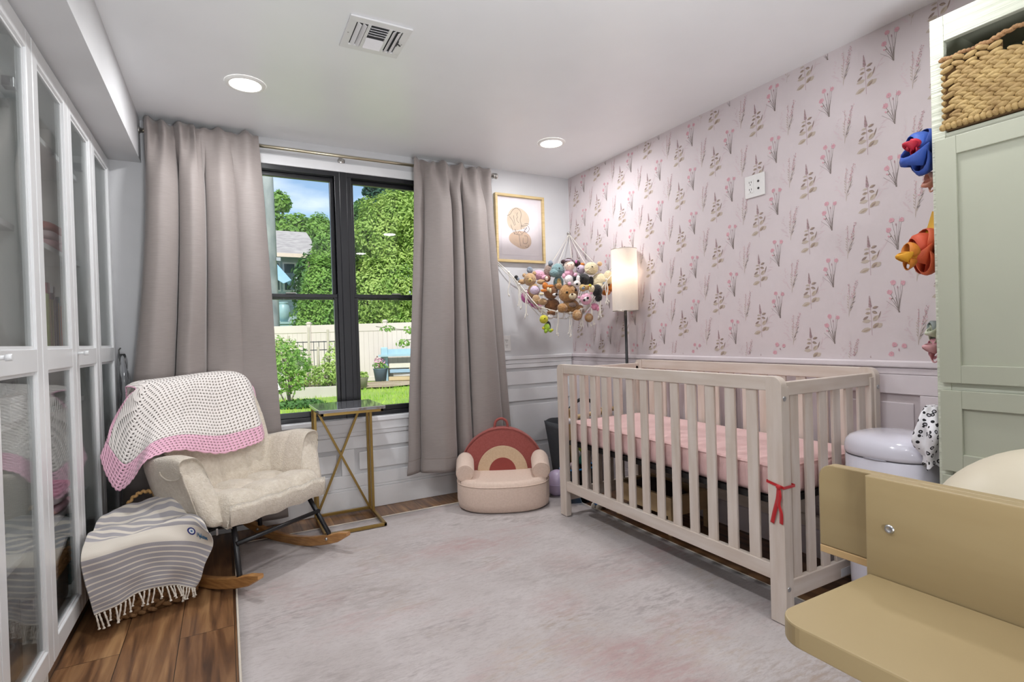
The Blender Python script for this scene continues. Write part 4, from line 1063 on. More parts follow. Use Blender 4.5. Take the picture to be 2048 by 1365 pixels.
for ya in (KY0+.012, KY1-.034):
    for (za, zb, nm) in ((.826, .876, 'end_top_rail'), (.093, .160, 'end_bottom_rail')):
        q = MB(); q.box(KX0+PT, KX1-PT, ya, ya+.022, za, zb, .003); q.build(nm, pine_x, crib)
    for k in range(6):
        xc = KX0+.098+k*.0868; q = MB(); q.box(xc-.024, xc+.024, ya+.005, ya+.017, .155, .83, .003); q.build('end_slat', pine, crib)
blackb = flat('black crib base bar', (30, 28, 28), .5)
q = MB()
q.box(KX0+.04, KX1-.04, KY0+.04, KY0+.062, .425, .447); q.box(KX0+.04, KX1-.04, KY1-.062, KY1-.04, .425, .447)
q.box(KX0+.034, KX0+.052, KY0+.04, KY1-.04, .425, .447); q.box(KX1-.052, KX1-.034, KY0+.04, KY1-.04, .425, .447)
q.box(KX0+.05, KX1-.05, KY0+.05, KY1-.05, .430, .438)
q.build('mattress_base', blackb, crib)
q = MB(); q.box(KX0+.35, KX0+.43, KY0+.0108, KY0+.0118, .10, .13); q.build('care_label', flat('white care label', (232, 232, 236), .7), crib)
# mattress with fitted sheet
sheet = mat('pink ribbed fitted sheet', srgb(236, 200, 196), .85, col2=srgb(230, 190, 188), nscale=40, stretch=(1, 30, 1), bump=.35, bscale=18, sheen=.25)
mt = thing('crib_mattress', 'crib mattress in a wrinkled pink fitted sheet lying inside the crib', 'mattress', ((KX0+KX1)/2, (KY0+KY1)/2, .447))
q = MB(); mx0, mx1, my0, my1, mz0, mz1 = KX0+.037, KX1-.037, KY0+.042, KY1-.044, .448, .566
NX, NY = 40, 90
def mpt(a, c, lvl):   # lvl 0 top
    x = lerp(mx0, mx1, a); y = lerp(my0, my1, c); return x, y
rows = []
per = []
def outline(inset, z, wob):
    out_ = []; r_ = .05; n_ = 160
    hx, hy = (mx1-mx0)/2-inset, (my1-my0)/2-inset; cx, cy = (mx0+mx1)/2, (my0+my1)/2
    L = [('y', hy*2), ('x', hx*2)]
    for k in range(n_):
        a = 2*pi*k/n_; ca, sa = cos(a), sin(a)
        # rounded box by superellipse blended by perimeter
        e = .16
        x = cx+hx*math.copysign(abs(ca)**e, ca) if abs(ca) > 1e-9 else cx; y = cy+hy*math.copysign(abs(sa)**e, sa) if abs(sa) > 1e-9 else cy
        w2 = wob*noise.noise(Vector((x*14, y*14, z*40)))
        out_.append((x+w2*ca, y+w2*sa, z+.3*wob*noise.noise(Vector((x*9, y*9, 7)))))
    return out_
import itertools
def outline2(inset, z, wob):
    hx, hy = (mx1-mx0)/2-inset, (my1-my0)/2-inset; cx, cy = (mx0+mx1)/2, (my0+my1)/2; r_ = max(.055-inset, .01); pts = []
    for (sx, sy, a0) in ((1, 1, 0), (-1, 1, pi/2), (-1, -1, pi), (1, -1, 3*pi/2)):
        for k in range(9):
            a = a0+pi/2*k/8; pts.append((cx+sx*(hx-r_)+r_*cos(a), cy+sy*(hy-r_)+r_*sin(a)))
    dense = []
    for i in range(len(pts)):
        a, c = pts[i], pts[(i+1) % len(pts)]; L = math.dist(a, c); n_ = 1 if L < .04 else 40
        for k in range(n_): dense.append((lerp(a[0], c[0], k/n_), lerp(a[1], c[1], k/n_)))
    o_ = []
    for (x, y) in dense:
        w2 = wob*noise.noise(Vector((x*16, y*16, z*25))); o_.append((x+w2*(x-cx)/hx, y+w2*(y-cy)/hy, z+wob*.4*noise.noise(Vector((x*11, y*11, z*30)))))
    return o_
rows = [outline2(.03, mz0, 0), outline2(.008, mz0+.004, .002), outline2(.0, mz0+.02, .006), outline2(.001, mz0+.035, .010), outline2(0, mz0+.055, .004), outline2(.001, mz0+.075, .010), outline2(.0, mz0+.092, .004), outline2(.003, mz1-.014, .003), outline2(.010, mz1-.004, .002), outline2(.022, mz1, .001), outline2(.06, mz1+.001, .0), outline2(.14, mz1+.0015, 0)]
V = q.grid(rows, closed_u=True); q._f(V[-1]); q._f(V[0][::-1]); q.build('fitted_sheet', sheet, mt)
q = MB()
q.tube([p for p in outline2(.004, mz1-.008, .001)], .0035, 6, closed=True); q.build('piping', sheet, mt)
# red ribbon round the front post
red = flat('red satin ribbon', (196, 30, 36), .45, sheen=.3)
t = thing('red_ribbon', 'red ribbon tied round the near front crib post', 'ribbon', (KX0, 1.24, .50))
def strip(q, pts, w2, ax):
    P = catmull(pts, len(pts)*6); ax = Vector(ax); rows = [[p-ax*w2/2, p, p+ax*w2/2] for p in P]; q.grid(rows); return q
q = MB(); xf = KX0-.003; z0 = .505
loop = [(xf, KY0-.003, z0+.0), (xf, KY0+PW+.003, z0+.012), (KX0+.06, KY0+PW+.003, z0+.006), (KX0+.06, KY0-.003, z0), (xf, KY0-.003, z0)]
rows = [[Vector(p)+Vector((0, 0, d)) for d in (-.005, .005)] for p in loop]; q.grid(rows, smooth=False); q.build('ribbon_loop', red, t, solid=.001)
q = MB(); strip(q, [(xf-.004, 1.222, z0), (xf-.006, 1.225, z0-.04), (xf-.004, 1.240, z0-.09), (xf-.003, 1.252, z0-.135)], .016, (0, .95, .2)); q.build('ribbon_tail', red, t, solid=.001)
q = MB(); strip(q, [(xf-.004, 1.222, z0), (xf-.008, 1.216, z0-.03), (xf-.006, 1.222, z0-.06), (xf-.008, 1.212, z0-.09), (xf-.003, 1.216, z0-.13)], .014, (0, 1, .15)); q.build('ribbon_tail', red, t, solid=.001)
q = MB(); q.ball((xf-.006, 1.222, z0+.002), (.006, .010, .009), 12, 8); q.build('knot', red, t)

# ---- behind and under the crib's far end
t = thing('laundry_bag', 'dark grey fabric basket bag standing between the crib and the window wall', 'bag', (2.13, 3.14, 0))
darkg = mat('charcoal felt', srgb(74, 76, 80), .95, nscale=60, bump=.3, bscale=150)
q = MB(); prof = [(0, .0), (.13, .0), (.15, .02), (.17, .12), (.20, .30), (.225, .42), (.235, .46), (.225, .46), (.21, .43), (.185, .3), (.14, .05), (0, .04)]
q.lathe(prof, (2.135, 3.14, .001), 40, sx=.76, sy=.8)
for v in q.bm.verts:
    v.co.z += .018*noise.noise(Vector((v.co.x*9, v.co.y*9, 2)))*(v.co.z > .3)
q.build('bag_body', darkg, t)
q = MB(); q.tube(catmull([(2.02, 2.99, .44), (2.0, 2.96, .55), (2.08, 2.95, .625), (2.17, 2.95, .62), (2.25, 2.97, .53), (2.24, 2.99, .43)], 30), .011, 10); q.build('bag_handle', flat('black webbing', (38, 38, 42), .8), t)
t = thing('play_gym', 'wooden baby play gym frame with a round crossbar behind the crib', 'play gym', (2.0, 2.78, 0))
birch = mat('birch wood', srgb(214, 184, 138), .5, nscale=6, stretch=(2, 2, 10))
q = MB(); q.tube([(1.86, 2.80, .535), (2.30, 2.80, .575)], .014, 16); cb = q.build('crossbar', birch, t)
for (xa, xb) in ((1.89, 1.84), (1.89, 1.95)):
    q = MB(); q.box(-.017, .017, -.010, .010, 0, .60, .003, M=Matrix.Translation((xa, 2.80, .002)) @ Matrix.Rotation((.05 if xb < xa else -.02), 4, 'Y')); q.build('leg', birch, t)
for x_, r_ in ((2.115, .026), (2.16, .02), (2.19, .018)):
    q = MB(); z_ = .535+.04*(x_-1.86)/.44
    q.tube([(x_, 2.80+cos(a)*r_, z_+sin(a)*r_) for a in [2*pi*k/20 for k in range(20)]], .0045, 8, closed=True); q.build('hanging_ring', birch, t)
t = thing('teether_ball', 'small white knob ball resting at the end of the play gym', 'toy', (1.87, 2.765, .53))
q = MB(); q.ball((1.872, 2.762, .53), .018, 16, 12); q.build('ball_body', flat('white silicone', (236, 232, 238), .4), t)
t = thing('toy_bin', 'clear toy bin heaped with colourful toys behind the crib foot', 'toy bin', (1.98, 2.98, 0))
q = MB(); q.lathe([(0, 0), (.10, 0), (.13, .22), (.127, .22), (.098, .006), (0, .006)], (1.97, 2.815, .001), 28, sx=1, sy=.6); q.build('bin_body', glassmat('clear blue plastic', (.55, .72, .9), 1), t)
q = MB(); q.tube([(1.97+.13*cos(a), 2.815+.078*sin(a), .222) for a in [2*pi*k/40 for k in range(40)]], .006, 8, closed=True); q.build('bin_rim', flat('blue plastic rim', (30, 128, 196), .35), t)
for k, (dx, dz, r_, c, lb) in enumerate(((-.05, .24, .035, (236, 214, 222), 'pale pink soft toy lump on top of the toy bin'), (.03, .27, .04, (40, 128, 112), 'dark teal soft toy on top of the toy bin'), (-.02, .31, .03, (226, 226, 230), 'white soft ball on top of the toy bin'), (.0, .34, .022, (150, 178, 60), 'lime green toy at the peak of the toy bin'), (.06, .23, .03, (230, 120, 80), 'orange toy at the right rim of the toy bin'))):
    tt = thing('small_toy', lb, 'toy', (1.97+dx, 2.81, dz)); q = MB(); q.ball((1.97+dx, 2.805, dz), (r_, r_*.8, r_), 18, 12, jit=.25, seed=k); q.build('toy_body', flat('toy %d %d %d' % c, c, .7), tt)
t = thing('pink_balloon_ball', 'pale lilac round toy ball on the floor beside the crib foot', 'toy ball', (1.915, 2.985, .09))
q = MB(); q.ball((1.915, 2.985, .088), (.075, .075, .087), 32, 20); q.build('ball_body', flat('lilac vinyl', (214, 196, 226), .35), t)
q = MB(); q.tube([(1.915+.0753*cos(a), 2.985+.0753*sin(a), .088) for a in [2*pi*k/40 for k in range(40)]], .0015, 6, closed=True); q.build('seam', flat('lilac seam', (196, 178, 210), .4), t)
t = thing('toy_walker', 'small white wheeled pull toy on the floor under the crib', 'pull toy', (1.98, 2.60, 0))
q = MB(); q.box(1.95, 2.03, 2.60, 2.63, .03, .045, .004); q.build('chassis', flat('blue toy plastic', (40, 110, 180), .4), t)
for (x_, y_) in ((1.955, 2.592), (2.025, 2.592), (1.955, 2.638), (2.025, 2.638)):
    q = MB(); q.lathe([(0, -.006), (.018, -.006), (.02, 0), (.018, .006), (0, .006)], (x_, y_, .0215), 18, M=Matrix.Rotation(pi/2, 4, 'X')); q.build('wheel', flat('cream wheel', (224, 214, 200), .5), t)
t = thing('storage_crate', 'low wooden crate with dark contents standing under the crib near the wall', 'crate', (2.2, 2.2, 0))
q = MB(); q.box(2.02, 2.30, 2.06, 2.08, .10, .20); q.box(2.02, 2.30, 2.48, 2.50, .10, .20); q.box(2.02, 2.04, 2.08, 2.48, .10, .20); q.box(2.28, 2.30, 2.08, 2.48, .10, .20); q.box(2.04, 2.28, 2.08, 2.48, .10, .11)
q.build('crate_box', birch, t)
for (x_, y_) in ((2.03, 2.07), (2.29, 2.07), (2.03, 2.49), (2.29, 2.49)):
    q = MB(); q.box(x_-.012, x_+.012, y_-.012, y_+.012, .001, .10); q.build('foot', birch, t)
q = MB(); q.ball((2.16, 2.28, .16), (.10, .18, .07), 24, 14, jit=.2); q.build('dark_blanket', flat('dark brown wool', (58, 44, 40), .95), t)

# ================================================================== FLOOR LAMP
t = thing('floor_lamp', 'slim black floor lamp with a tall glowing white drum shade in the wallpaper corner', 'floor lamp', (2.316, 2.722, 0))
LX, LY = 2.316, 2.722
q = MB(); q.lathe([(0, 0), (.08, 0), (.08, .012), (.074, .016), (0, .018)], (LX, LY, .001), 32, sx=1, sy=.8); q.build('base', blackm, t)
q = MB(); q.tube([(LX, LY, .015), (LX, LY, 1.40)], .009, 14); q.build('pole', blackm, t)
def shade_mat():
    m = bpy.data.materials.new('lit linen lamp shade'); m.use_nodes = True; n = m.node_tree; n.nodes.clear()
    o = n.nodes.new('ShaderNodeOutputMaterial'); tr = n.nodes.new('ShaderNodeBsdfTranslucent'); df = n.nodes.new('ShaderNodeBsdfDiffuse'); mi = n.nodes.new('ShaderNodeMixShader')
    nz = n.nodes.new('ShaderNodeTexNoise'); nz.inputs['Scale'].default_value = 70; r = n.nodes.new('ShaderNodeValToRGB')
    r.color_ramp.elements[0].color = (.86, .80, .74, 1); r.color_ramp.elements[1].color = (.95, .91, .86, 1); n.links.new(nz.outputs[0], r.inputs[0])
    n.links.new(r.outputs[0], tr.inputs[0]); n.links.new(r.outputs[0], df.inputs[0]); mi.inputs[0].default_value = .45
    n.links.new(df.outputs[0], mi.inputs[1]); n.links.new(tr.outputs[0], mi.inputs[2]); n.links.new(mi.outputs[0], o.inputs[0]); return m
q = MB(); sr = .083; P = []
for z in (1.215, 1.3, 1.4, 1.5, 1.6, 1.617): P.append([(LX+sr*cos(2*pi*k/48), LY+sr*sin(2*pi*k/48), z) for k in range(48)])
q.grid(P, closed_u=True); sh_ = q.build('lamp_shade', shade_mat(), t)
q = MB()
for z in (1.215, 1.617): q.tube([(LX+sr*cos(2*pi*k/48), LY+sr*sin(2*pi*k/48), z) for k in range(48)], .002, 6, closed=True)
q.tube([(LX-sr, LY, 1.40), (LX+sr, LY, 1.40)], .0015, 6); q.tube([(LX, LY-sr, 1.40), (LX, LY+sr, 1.40)], .0015, 6); q.build('shade_rings', nick, sh_)
bulbm = emit('lit bulb', (1, .86, .66), 18)
q = MB(); q.ball((LX, LY, 1.455), .028, 20, 14); q.build('bulb', bulbm, t)
lamp('floor_lamp_bulb', 'POINT', (LX, LY, 1.455), 3.2, (1, .86, .70), .028)

# ================================================================== WICKER BASKET WITH TOWEL
wick = mat('braided water hyacinth', srgb(170, 130, 88), .75, col2=srgb(128, 92, 58), nscale=22, stretch=(1, 1, 3), bump=.4, bscale=120, lo=.3, hi=.7)
wick2 = mat('pale braided hyacinth', srgb(184, 156, 102), .7, col2=srgb(140, 110, 66), nscale=20, stretch=(1, 1, 1), bump=.4, bscale=120, lo=.3, hi=.7)
def superpt(a, A, B, e=2.6):
    ca, sa = cos(a), sin(a); return Vector((A*math.copysign(abs(ca)**(2/e), ca), B*math.copysign(abs(sa)**(2/e), sa), 0))
leafmesh = bmesh.new()
def braid_rows(q, pathfn, z0, rows_, rh, n_, r_):
    """chevron braid: each row is a pair of leaning plump strands"""
    for i in range(rows_):
        for k in range(n_):
            for h in (0, 1):
                z = z0+rh*(i+.27+.46*h)
                s_ = (k+(.5 if h else 0)+(i % 2)*.25)/n_
                p, d, nrm = pathfn(s_, z); up = Vector((0, 0, 1))
                t_ = (d+up*(.55 if h else -.55)).normalized(); w2 = nrm.cross(t_).normalized()
                M_ = Matrix((t_, w2, nrm)).transposed()
                L = r_[0]*(1+.12*sin(k*7.3+i*3)); q.ball(p+nrm*(.003+.002*sin(k*3.1+i)), (L, r_[1]*(1+.1*sin(k*5+i)), r_[2]), 8, 5, M=M_)
tb = thing('wicker_basket', 'round-cornered braided wicker floor basket between the bookcase and the rocking chair', 'basket', (-.30, 2.635, 0))
BC = Vector((-.312, 2.720, 0)); BR = radians(21)
BM_ = Matrix.Translation(BC) @ rotz(BR)
def bpath(s_, z):
    a = 2*pi*s_; k = z/.33; A = .165+.012*sin(min(1, k)*pi*.6); B = .125+.012*sin(min(1, k)*pi*.6)
    p = superpt(a, A, B); p2 = superpt(a+.02, A, B); d = (p2-p).normalized(); n_ = Vector((d.y, -d.x, 0))
    p.z = z; R3 = rotz(BR).to_3x3(); return BM_ @ p, R3 @ d, R3 @ n_
q = MB(); braid_rows(q, bpath, .006, 10, .0305, 34, (.021, .0105, .009)); q.build('braided_wall', wick, tb)
q = MB(); P = [[bpath(k/60, z)[0]-bpath(k/60, z)[2]*.003 for k in range(60)] for z in (.002, .1, .2, .315)]; V = q.grid(P, closed_u=True); q._f(V[0]); q.build('liner_wall', wick, tb)
q = MB(); q.tube([bpath(k/60, .318)[0] for k in range(60)], .011, 8, closed=True); q.build('rim', wick, tb)
q = MB(); hp = catmull([BM_ @ Vector(p) for p in ((-.03, .125, .33), (-.035, .130, .39), (.01, .132, .430), (.06, .130, .420), (.085, .125, .36))], 60)
for k in range(len(hp)-1):
    d = (hp[k+1]-hp[k]).normalized(); x = d.cross(Vector((.3, .9, .1))).normalized(); y_ = d.cross(x)
    q.ball(hp[k]+(x*cos(k*1.1)+y_*sin(k*1.1))*.003, (.007, .0075, .007), 8, 6)
q.build('handle', mat('light handle braid', srgb(186, 146, 92), .7, nscale=40, bump=.3), tb)
# towel
def towel_mat():
    m = bpy.data.materials.new('striped cotton beach towel'); m.use_nodes = True; n = m.node_tree; b = n.nodes['Principled BSDF']; b.inputs['Roughness'].default_value = .95; b.inputs['Sheen Weight'].default_value = .3
    uv = n.nodes.new('ShaderNodeUVMap'); sp = n.nodes.new('ShaderNodeSeparateXYZ'); n.links.new(uv.outputs[0], sp.inputs[0])
    def ma(op, a, c=None, e=None):
        q = n.nodes.new('ShaderNodeMath'); q.operation = op
        for i, v in enumerate((a, c, e)):
            if v is None: continue
            if isinstance(v, (int, float)): q.inputs[i].default_value = v
            else: n.links.new(v, q.inputs[i])
        return q.outputs[0]
    V = sp.outputs[1]
    # wide stripes below the cream band, finer ones above it
    lo_ = ma('GREATER_THAN', ma('FRACT', ma('MULTIPLY', ma('SUBTRACT', V, .585), 25.5)), .27)
    lo_m = ma('MULTIPLY', ma('GREATER_THAN', V, .585), ma('LESS_THAN', V, .975))
    hi_ = ma('GREATER_THAN', ma('FRACT', ma('MULTIPLY', V, 24)), .40)
    hi_m = ma('LESS_THAN', V, .46)
    st = ma('ADD', ma('MULTIPLY', lo_, lo_m), ma('MULTIPLY', hi_, hi_m))
    # herringbone weave inside the stripes
    wv = ma('SINE', ma('ADD', ma('MULTIPLY', sp.outputs[0], 560), ma('MULTIPLY', ma('PINGPONG', ma('MULTIPLY', V, 60), .5), 22)))
    k = ma('MULTIPLY', st, ma('ADD', .80, ma('MULTIPLY', wv, .2)))
    mx = n.nodes.new('ShaderNodeMix'); mx.data_type = 'RGBA'; n.links.new(k, mx.inputs[0])
    mx.inputs[6].default_value = (*srgb(222, 214, 202), 1); mx.inputs[7].default_value = (*srgb(146, 144, 154), 1)
    n.links.new(mx.outputs[2], b.inputs['Base Color'])
    bu = n.nodes.new('ShaderNodeBump'); bu.inputs['Strength'].default_value = .25; bu.inputs['Distance'].default_value = .002; n.links.new(wv, bu.inputs['Height']); n.links.new(bu.outputs[0], b.inputs['Normal'])
    return m
ctrlT = [
[(-0.470, 2.86, 0.15), (-0.42, 2.875, 0.2), (-0.34, 2.87, 0.25), (-0.29, 2.86, 0.28), (-0.22, 2.85, 0.27), (-0.17, 2.84, 0.2)],
[(-0.478, 2.80, 0.335), (-0.435, 2.83, 0.365), (-0.355, 2.83, 0.385), (-0.270, 2.815, 0.418), (-0.215, 2.755, 0.405), (-0.180, 2.735, 0.365)],
[(-0.482, 2.68, 0.355), (-0.435, 2.68, 0.355), (-0.348, 2.665, 0.352), (-0.262, 2.65, 0.358), (-0.190, 2.665, 0.368), (-0.126, 2.66, 0.345)],
[(-0.484, 2.55, 0.350), (-0.432, 2.54, 0.348), (-0.34, 2.545, 0.345), (-0.245, 2.575, 0.348), (-0.141, 2.59, 0.340), (-0.085, 2.55, 0.305)],
[(-0.486, 2.452, 0.315), (-0.412, 2.480, 0.315), (-0.326, 2.515, 0.318), (-0.225, 2.560, 0.300), (-0.138, 2.598, 0.267), (-0.074, 2.620, 0.225)],
[(-0.477, 2.452, 0.226), (-0.404, 2.484, 0.233), (-0.314, 2.522, 0.241), (-0.226, 2.560, 0.225), (-0.149, 2.590, 0.187), (-0.108, 2.605, 0.154)],
[(-0.463, 2.458, 0.146), (-0.391, 2.490, 0.161), (-0.308, 2.526, 0.172), (-0.228, 2.560, 0.160), (-0.160, 2.586, 0.122), (-0.125, 2.598, 0.097)],
[(-0.454, 2.462, 0.092), (-0.386, 2.492, 0.105), (-0.310, 2.525, 0.123), (-0.238, 2.556, 0.113), (-0.179, 2.580, 0.083), (-0.145, 2.592, 0.065)]]
ST = surf(ctrlT, 100, 130)
nrmT = Vector((.38, -.925, 0))
for i, r_ in enumerate(ST):
    f = i/130
    for j, p in enumerate(r_):
        u = j/100
        w2 = .0065*sin(u*17+f*5)*sstep(.45, .75, f)+.007*noise.noise(Vector((u*6, f*7, 5)))
        r_[j] = p+nrmT*(w2*(1 if f > .45 else .2)+.012*sstep(.45, .6, f))+Vector((0, 0, (.010*sin(u*9+f*34)+.008*noise.noise(Vector((u*9, f*16, 9))))*(1-sstep(.4, .5, f))))
        if r_[j].x < -.488: r_[j].x = -.488
tw = thing('striped_towel', 'cream and grey striped fringed towel draped over the wicker basket', 'towel', (-.28, 2.6, .36))
q = MB(); q.grid([[tuple(p) for p in r_] for r_ in ST], uv=lambda a, c: (c*.9, a)); cloth = q.build('towel_cloth', towel_mat(), tw, solid=.0035)
frm = flat('towel fringe cotton', (226, 218, 206), .95)
R = random.Random(5)
q = MB()
for k in range(26):
    j = int(2+k*96/25); p = Vector(ST[130][j]); L = R.uniform(.040, .062)*(1 if p.z > .075 else .75); L = min(L, p.z-.012); s_ = R.uniform(-.012, .012)
    pts = [p+nrmT*.004, p+nrmT*.010+Vector((s_*.4, 0, -L*.35)), p+nrmT*.010+Vector((s_, 0, -L*.8)), p+nrmT*.012+Vector((s_*1.1, 0, -L))]
    q = MB(); q.tube(catmull(pts, 12), [.0032+.0007*sin(m_*2) for m_ in range(10)]+[.0052, .0055, .003], 6); q.build('tassel', frm, tw)
# embroidery: eye motif and the word, worked in tangent space of the cream band
def tpt(u, f, off=.0045):
    i = f*130; j = u*100; i0, j0 = int(i), int(j); a, c = i-i0, j-j0
    def g(ii, jj): return Vector(ST[min(ii, 130)][min(jj, 100)])
    p = g(i0, j0)*(1-a)*(1-c)+g(i0+1, j0)*a*(1-c)+g(i0, j0+1)*(1-a)*c+g(i0+1, j0+1)*a*c
    du = g(i0, j0+1)-g(i0, j0); dv = g(i0+1, j0)-g(i0, j0); n_ = du.cross(dv).normalized()
    if n_.dot(Vector((0, 0, 1.07))-p+Vector((0, 0, 0))-Vector((0, 0, 0))) < 0: n_ = -n_
    if n_.z < 0 and n_.dot(nrmT) < 0: n_ = -n_
    return p+n_*off
navy = flat('navy thread', (38, 46, 120), .7); lblue = flat('pale blue thread', (160, 196, 220), .7); wht = flat('white thread', (236, 236, 236), .7); teal = flat('blue lettering thread', (58, 118, 160), .7)
def disc(uc, fc, r_u, r_f, off, m_, nm):
    q = MB(); c_ = q.bm.verts.new(tpt(uc, fc, off)); ring = [q.bm.verts.new(tpt(uc+r_u*cos(a), fc+r_f*sin(a), off)) for a in [2*pi*k/28 for k in range(28)]]
    for k in range(28): q._f([c_, ring[k], ring[(k+1) % 28]])
    return q.build(nm, m_, cloth)
ec = (.775, .515)
disc(ec[0], ec[1], .034, .030, .0032, navy, 'eye_emblem'); disc(ec[0], ec[1], .022, .0195, .0038, wht, 'eye_emblem_ring'); disc(ec[0], ec[1], .0125, .011, .0044, lblue, 'eye_emblem_iris'); disc(ec[0], ec[1], .006, .0053, .0050, navy, 'eye_emblem_pupil')
GL = {'M': [[(0, 0), (.08, 1), (.35, .3), (.6, 1), (.72, 0)]], 'y': [[(0, .6), (.2, .05)], [(.42, .6), (.1, -.35)]], 'k': [[(0, 0), (.08, 1)], [(.42, .6), (.05, .3), (.4, 0)]], 'o': [[(.25, .6), (.05, .45), (.05, .15), (.25, 0), (.45, .15), (.45, .45), (.25, .6)]], 'n': [[(0, 0), (.05, .6)], [(.03, .4), (.25, .6), (.4, .5), (.4, 0)]], 'a': [[(.42, .5), (.2, .6), (.02, .3), (.15, 0), (.4, .2)], [(.43, .6), (.45, 0)]], 's': [[(.4, .55), (.15, .6), (.08, .42), (.35, .22), (.3, .02), (.02, .05)]]}
WD = {'M': .85, 'y': .52, 'k': .5, 'o': .56, 'n': .52, 'a': .56, 's': .45}
u0 = .822; sc_u = .026; sc_f = .036; q = MB(); adv = 0
for ch in 'Mykonos':
    for st_ in GL[ch]:
        pts = [tpt(u0+(adv+x)*sc_u, .553-z*sc_f, .0036) for x, z in st_]
        q.tube(pts, .0011, 5)
    adv += WD[ch]
q.build('embroidered_word', teal, cloth)
# ================================================================== WARDROBE
sage = mat('pale sage cabinet paint', srgb(178, 180, 162), .42, col2=srgb(174, 176, 158), nscale=3)
grain_lit = mat('lit sage over grained wood', srgb(206, 209, 192), .42, nscale=5, stretch=(4, 1, 30), bump=.5, bscale=3)  # lighter sage: the light on the face frame is put into the colour
WX, WXB, WYA, WYB, WZT = 1.99, 2.375, -.12, .852, 2.025
wd = thing('wardrobe', 'tall pale sage green cupboard with an open top cubby at the right picture edge', 'cupboard', ((WX+WXB)/2, (WYA+WYB)/2, 0))
q = MB()
q.box(WX+.02, WXB, WYB-.018, WYB, .002, WZT); q.box(WX+.02, WXB, WYA, WYA+.018, .002, WZT)
q.box(WX+.02, WXB, WYA+.018, WYB-.018, WZT-.02, WZT); q.box(WX+.02, WXB, WYA+.018, WYB-.018, 1.625, 1.645)
q.box(WXB-.008, WXB, WYA+.018, WYB-.018, .05, WZT-.02); q.box(WX+.02, WXB, WYA+.018, WYB-.018, .05, .07)
q.box(WX+.021, WX+.03, WYA+.018, WYB-.018, .07, 1.625)
q.build('carcass', sage, wd)
q = MB()
q.box(WX, WX+.0198, WYB-.036, WYB+.001, .002, WZT, .002); q.box(WX, WX+.0198, WYA, WYA+.036, .002, WZT, .002)
q.box(WX-.0006, WX+.0198, WYA+.036, WYB-.036, 1.945, WZT, .002)
q.box(WX+.001, WX+.0198, WYA+.036, WYB-.036, 1.636, 1.661, .002); q.box(WX+.001, WX+.0198, WYA+.036, WYB-.036, .858, .89, .002); q.box(WX+.001, WX+.0198, WYA+.036, WYB-.036, .592, .614, .002)
q.build('face_frame', grain_lit, wd)
def shaker(y0, y1, z0, z1, nm, st=.055):
    q = MB(); xa, xb = WX-.019, WX-.0008
    q.box(xa, xb, y1-st, y1, z0, z1, .0015); q.box(xa, xb, y0, y0+st, z0, z1, .0015); q.box(xa+.0002, xb, y0+st, y1-st, z0, z0+st, .0015); q.box(xa+.0002, xb, y0+st, y1-st, z1-st, z1, .0015)
    q.box(xa+.010, xb-.001, y0+st-.002, y1-st+.002, z0+st-.002, z1-st+.002); o = q.build(nm, sage, wd)
    k = MB(); k.lathe([(0, .026), (.013, .026), (.015, .02), (.008, .012), (.007, 0)], n=20, M=Matrix.Translation((xa, y0+.03 if nm == 'door' else (y0+y1)/2, (z0+z1)/2)) @ Matrix.Rotation(-pi/2, 4, 'Y')); k.build('knob', nick, o); return o
shaker(.37, .838, .885, 1.640, 'door'); shaker(-.106, .366, .885, 1.640, 'door')
shaker(-.106, .838, .611, .862, 'drawer'); shaker(-.106, .838, .34, .597, 'drawer'); shaker(-.106, .838, .07, .33, 'drawer')
# hyacinth basket in the cubby
t = thing('wicker_basket', 'golden woven hyacinth basket with a cut-out handle in the cupboard top cubby', 'basket', (2.15, .6, 1.662))
BX, BY0, BY1, BZ0, BZ1 = WX-.014, .345, .818, 1.665, 1.886
q = MB()
def frow(q, y_from, y_to, z, k0, x):
    n_ = 15
    for k in range(n_):
        for h in (0, 1):
            y = lerp(y_from, y_to, (k+.3+.4*h)/n_); 
            if h == 1 and k == n_-1: continue
            M_ = Matrix.Rotation((.42 if h else -.42)*(1 if k0 % 2 else -1) if False else (.40 if h else -.32), 3, 'X')
            q.ball((x, y, z+(.0055 if h else -.0055)), (.0085, .0205*(1+.15*sin(k*5+k0*3)), .0085*(1+.12*sin(k*3.3+k0*2))), 10, 6, M=M_)
nr = 10
for i in range(nr):
    z = BZ0+.030+i*(BZ1-BZ0-.045)/(nr-1)
    if z > 1.828: frow(q, BY0+(0 if i % 2 else .012), .375, z, i, BX) if False else None
    if z > 1.838:
        # leave the handle opening between y .50 and .665
        for (a, c) in ((.672, BY1), (BY0, .50)):
            n_ = max(2, int((c-a)/.026))
            for k in range(n_):
                y = lerp(a, c, (k+.5)/n_); q.ball((BX, y, z+(.004 if k % 2 else -.004)), (.0085, .019, .0085), 10, 6, M=Matrix.Rotation(.4 if k % 2 else -.32, 3, 'X'))
    else: frow(q, BY0+(.0 if i % 2 else .014), BY1-(.014 if i % 2 else 0), z, i, BX)
for i in range(nr):   # far side wall strands
    z = BZ0+.030+i*(BZ1-BZ0-.045)/(nr-1)
    for k in range(10):
        x = BX+.012+k*.026; q.ball((x, BY1-.004, z+(.004 if k % 2 else -.004)), (.018, .008, .0085), 8, 5)
q.build('woven_wall', wick2, t)
q = MB()
for k in range(34): q.ball((BX-.001, lerp(BY0, BY1-.002, k/33), BZ0+.010+.001*sin(k*3)), (.0095, .0095, .011), 10, 6)
q.build('bottom_band', wick2, t)
q = MB()
tp = [(BX, BY1, BZ1-.004), (BX, .70, BZ1-.002), (BX, .66, BZ1+.006), (BX, .58, BZ1+.010), (BX, .51, BZ1+.006), (BX, .47, BZ1-.002), (BX, BY0, BZ1-.004)]
C_ = catmull(tp, 80)
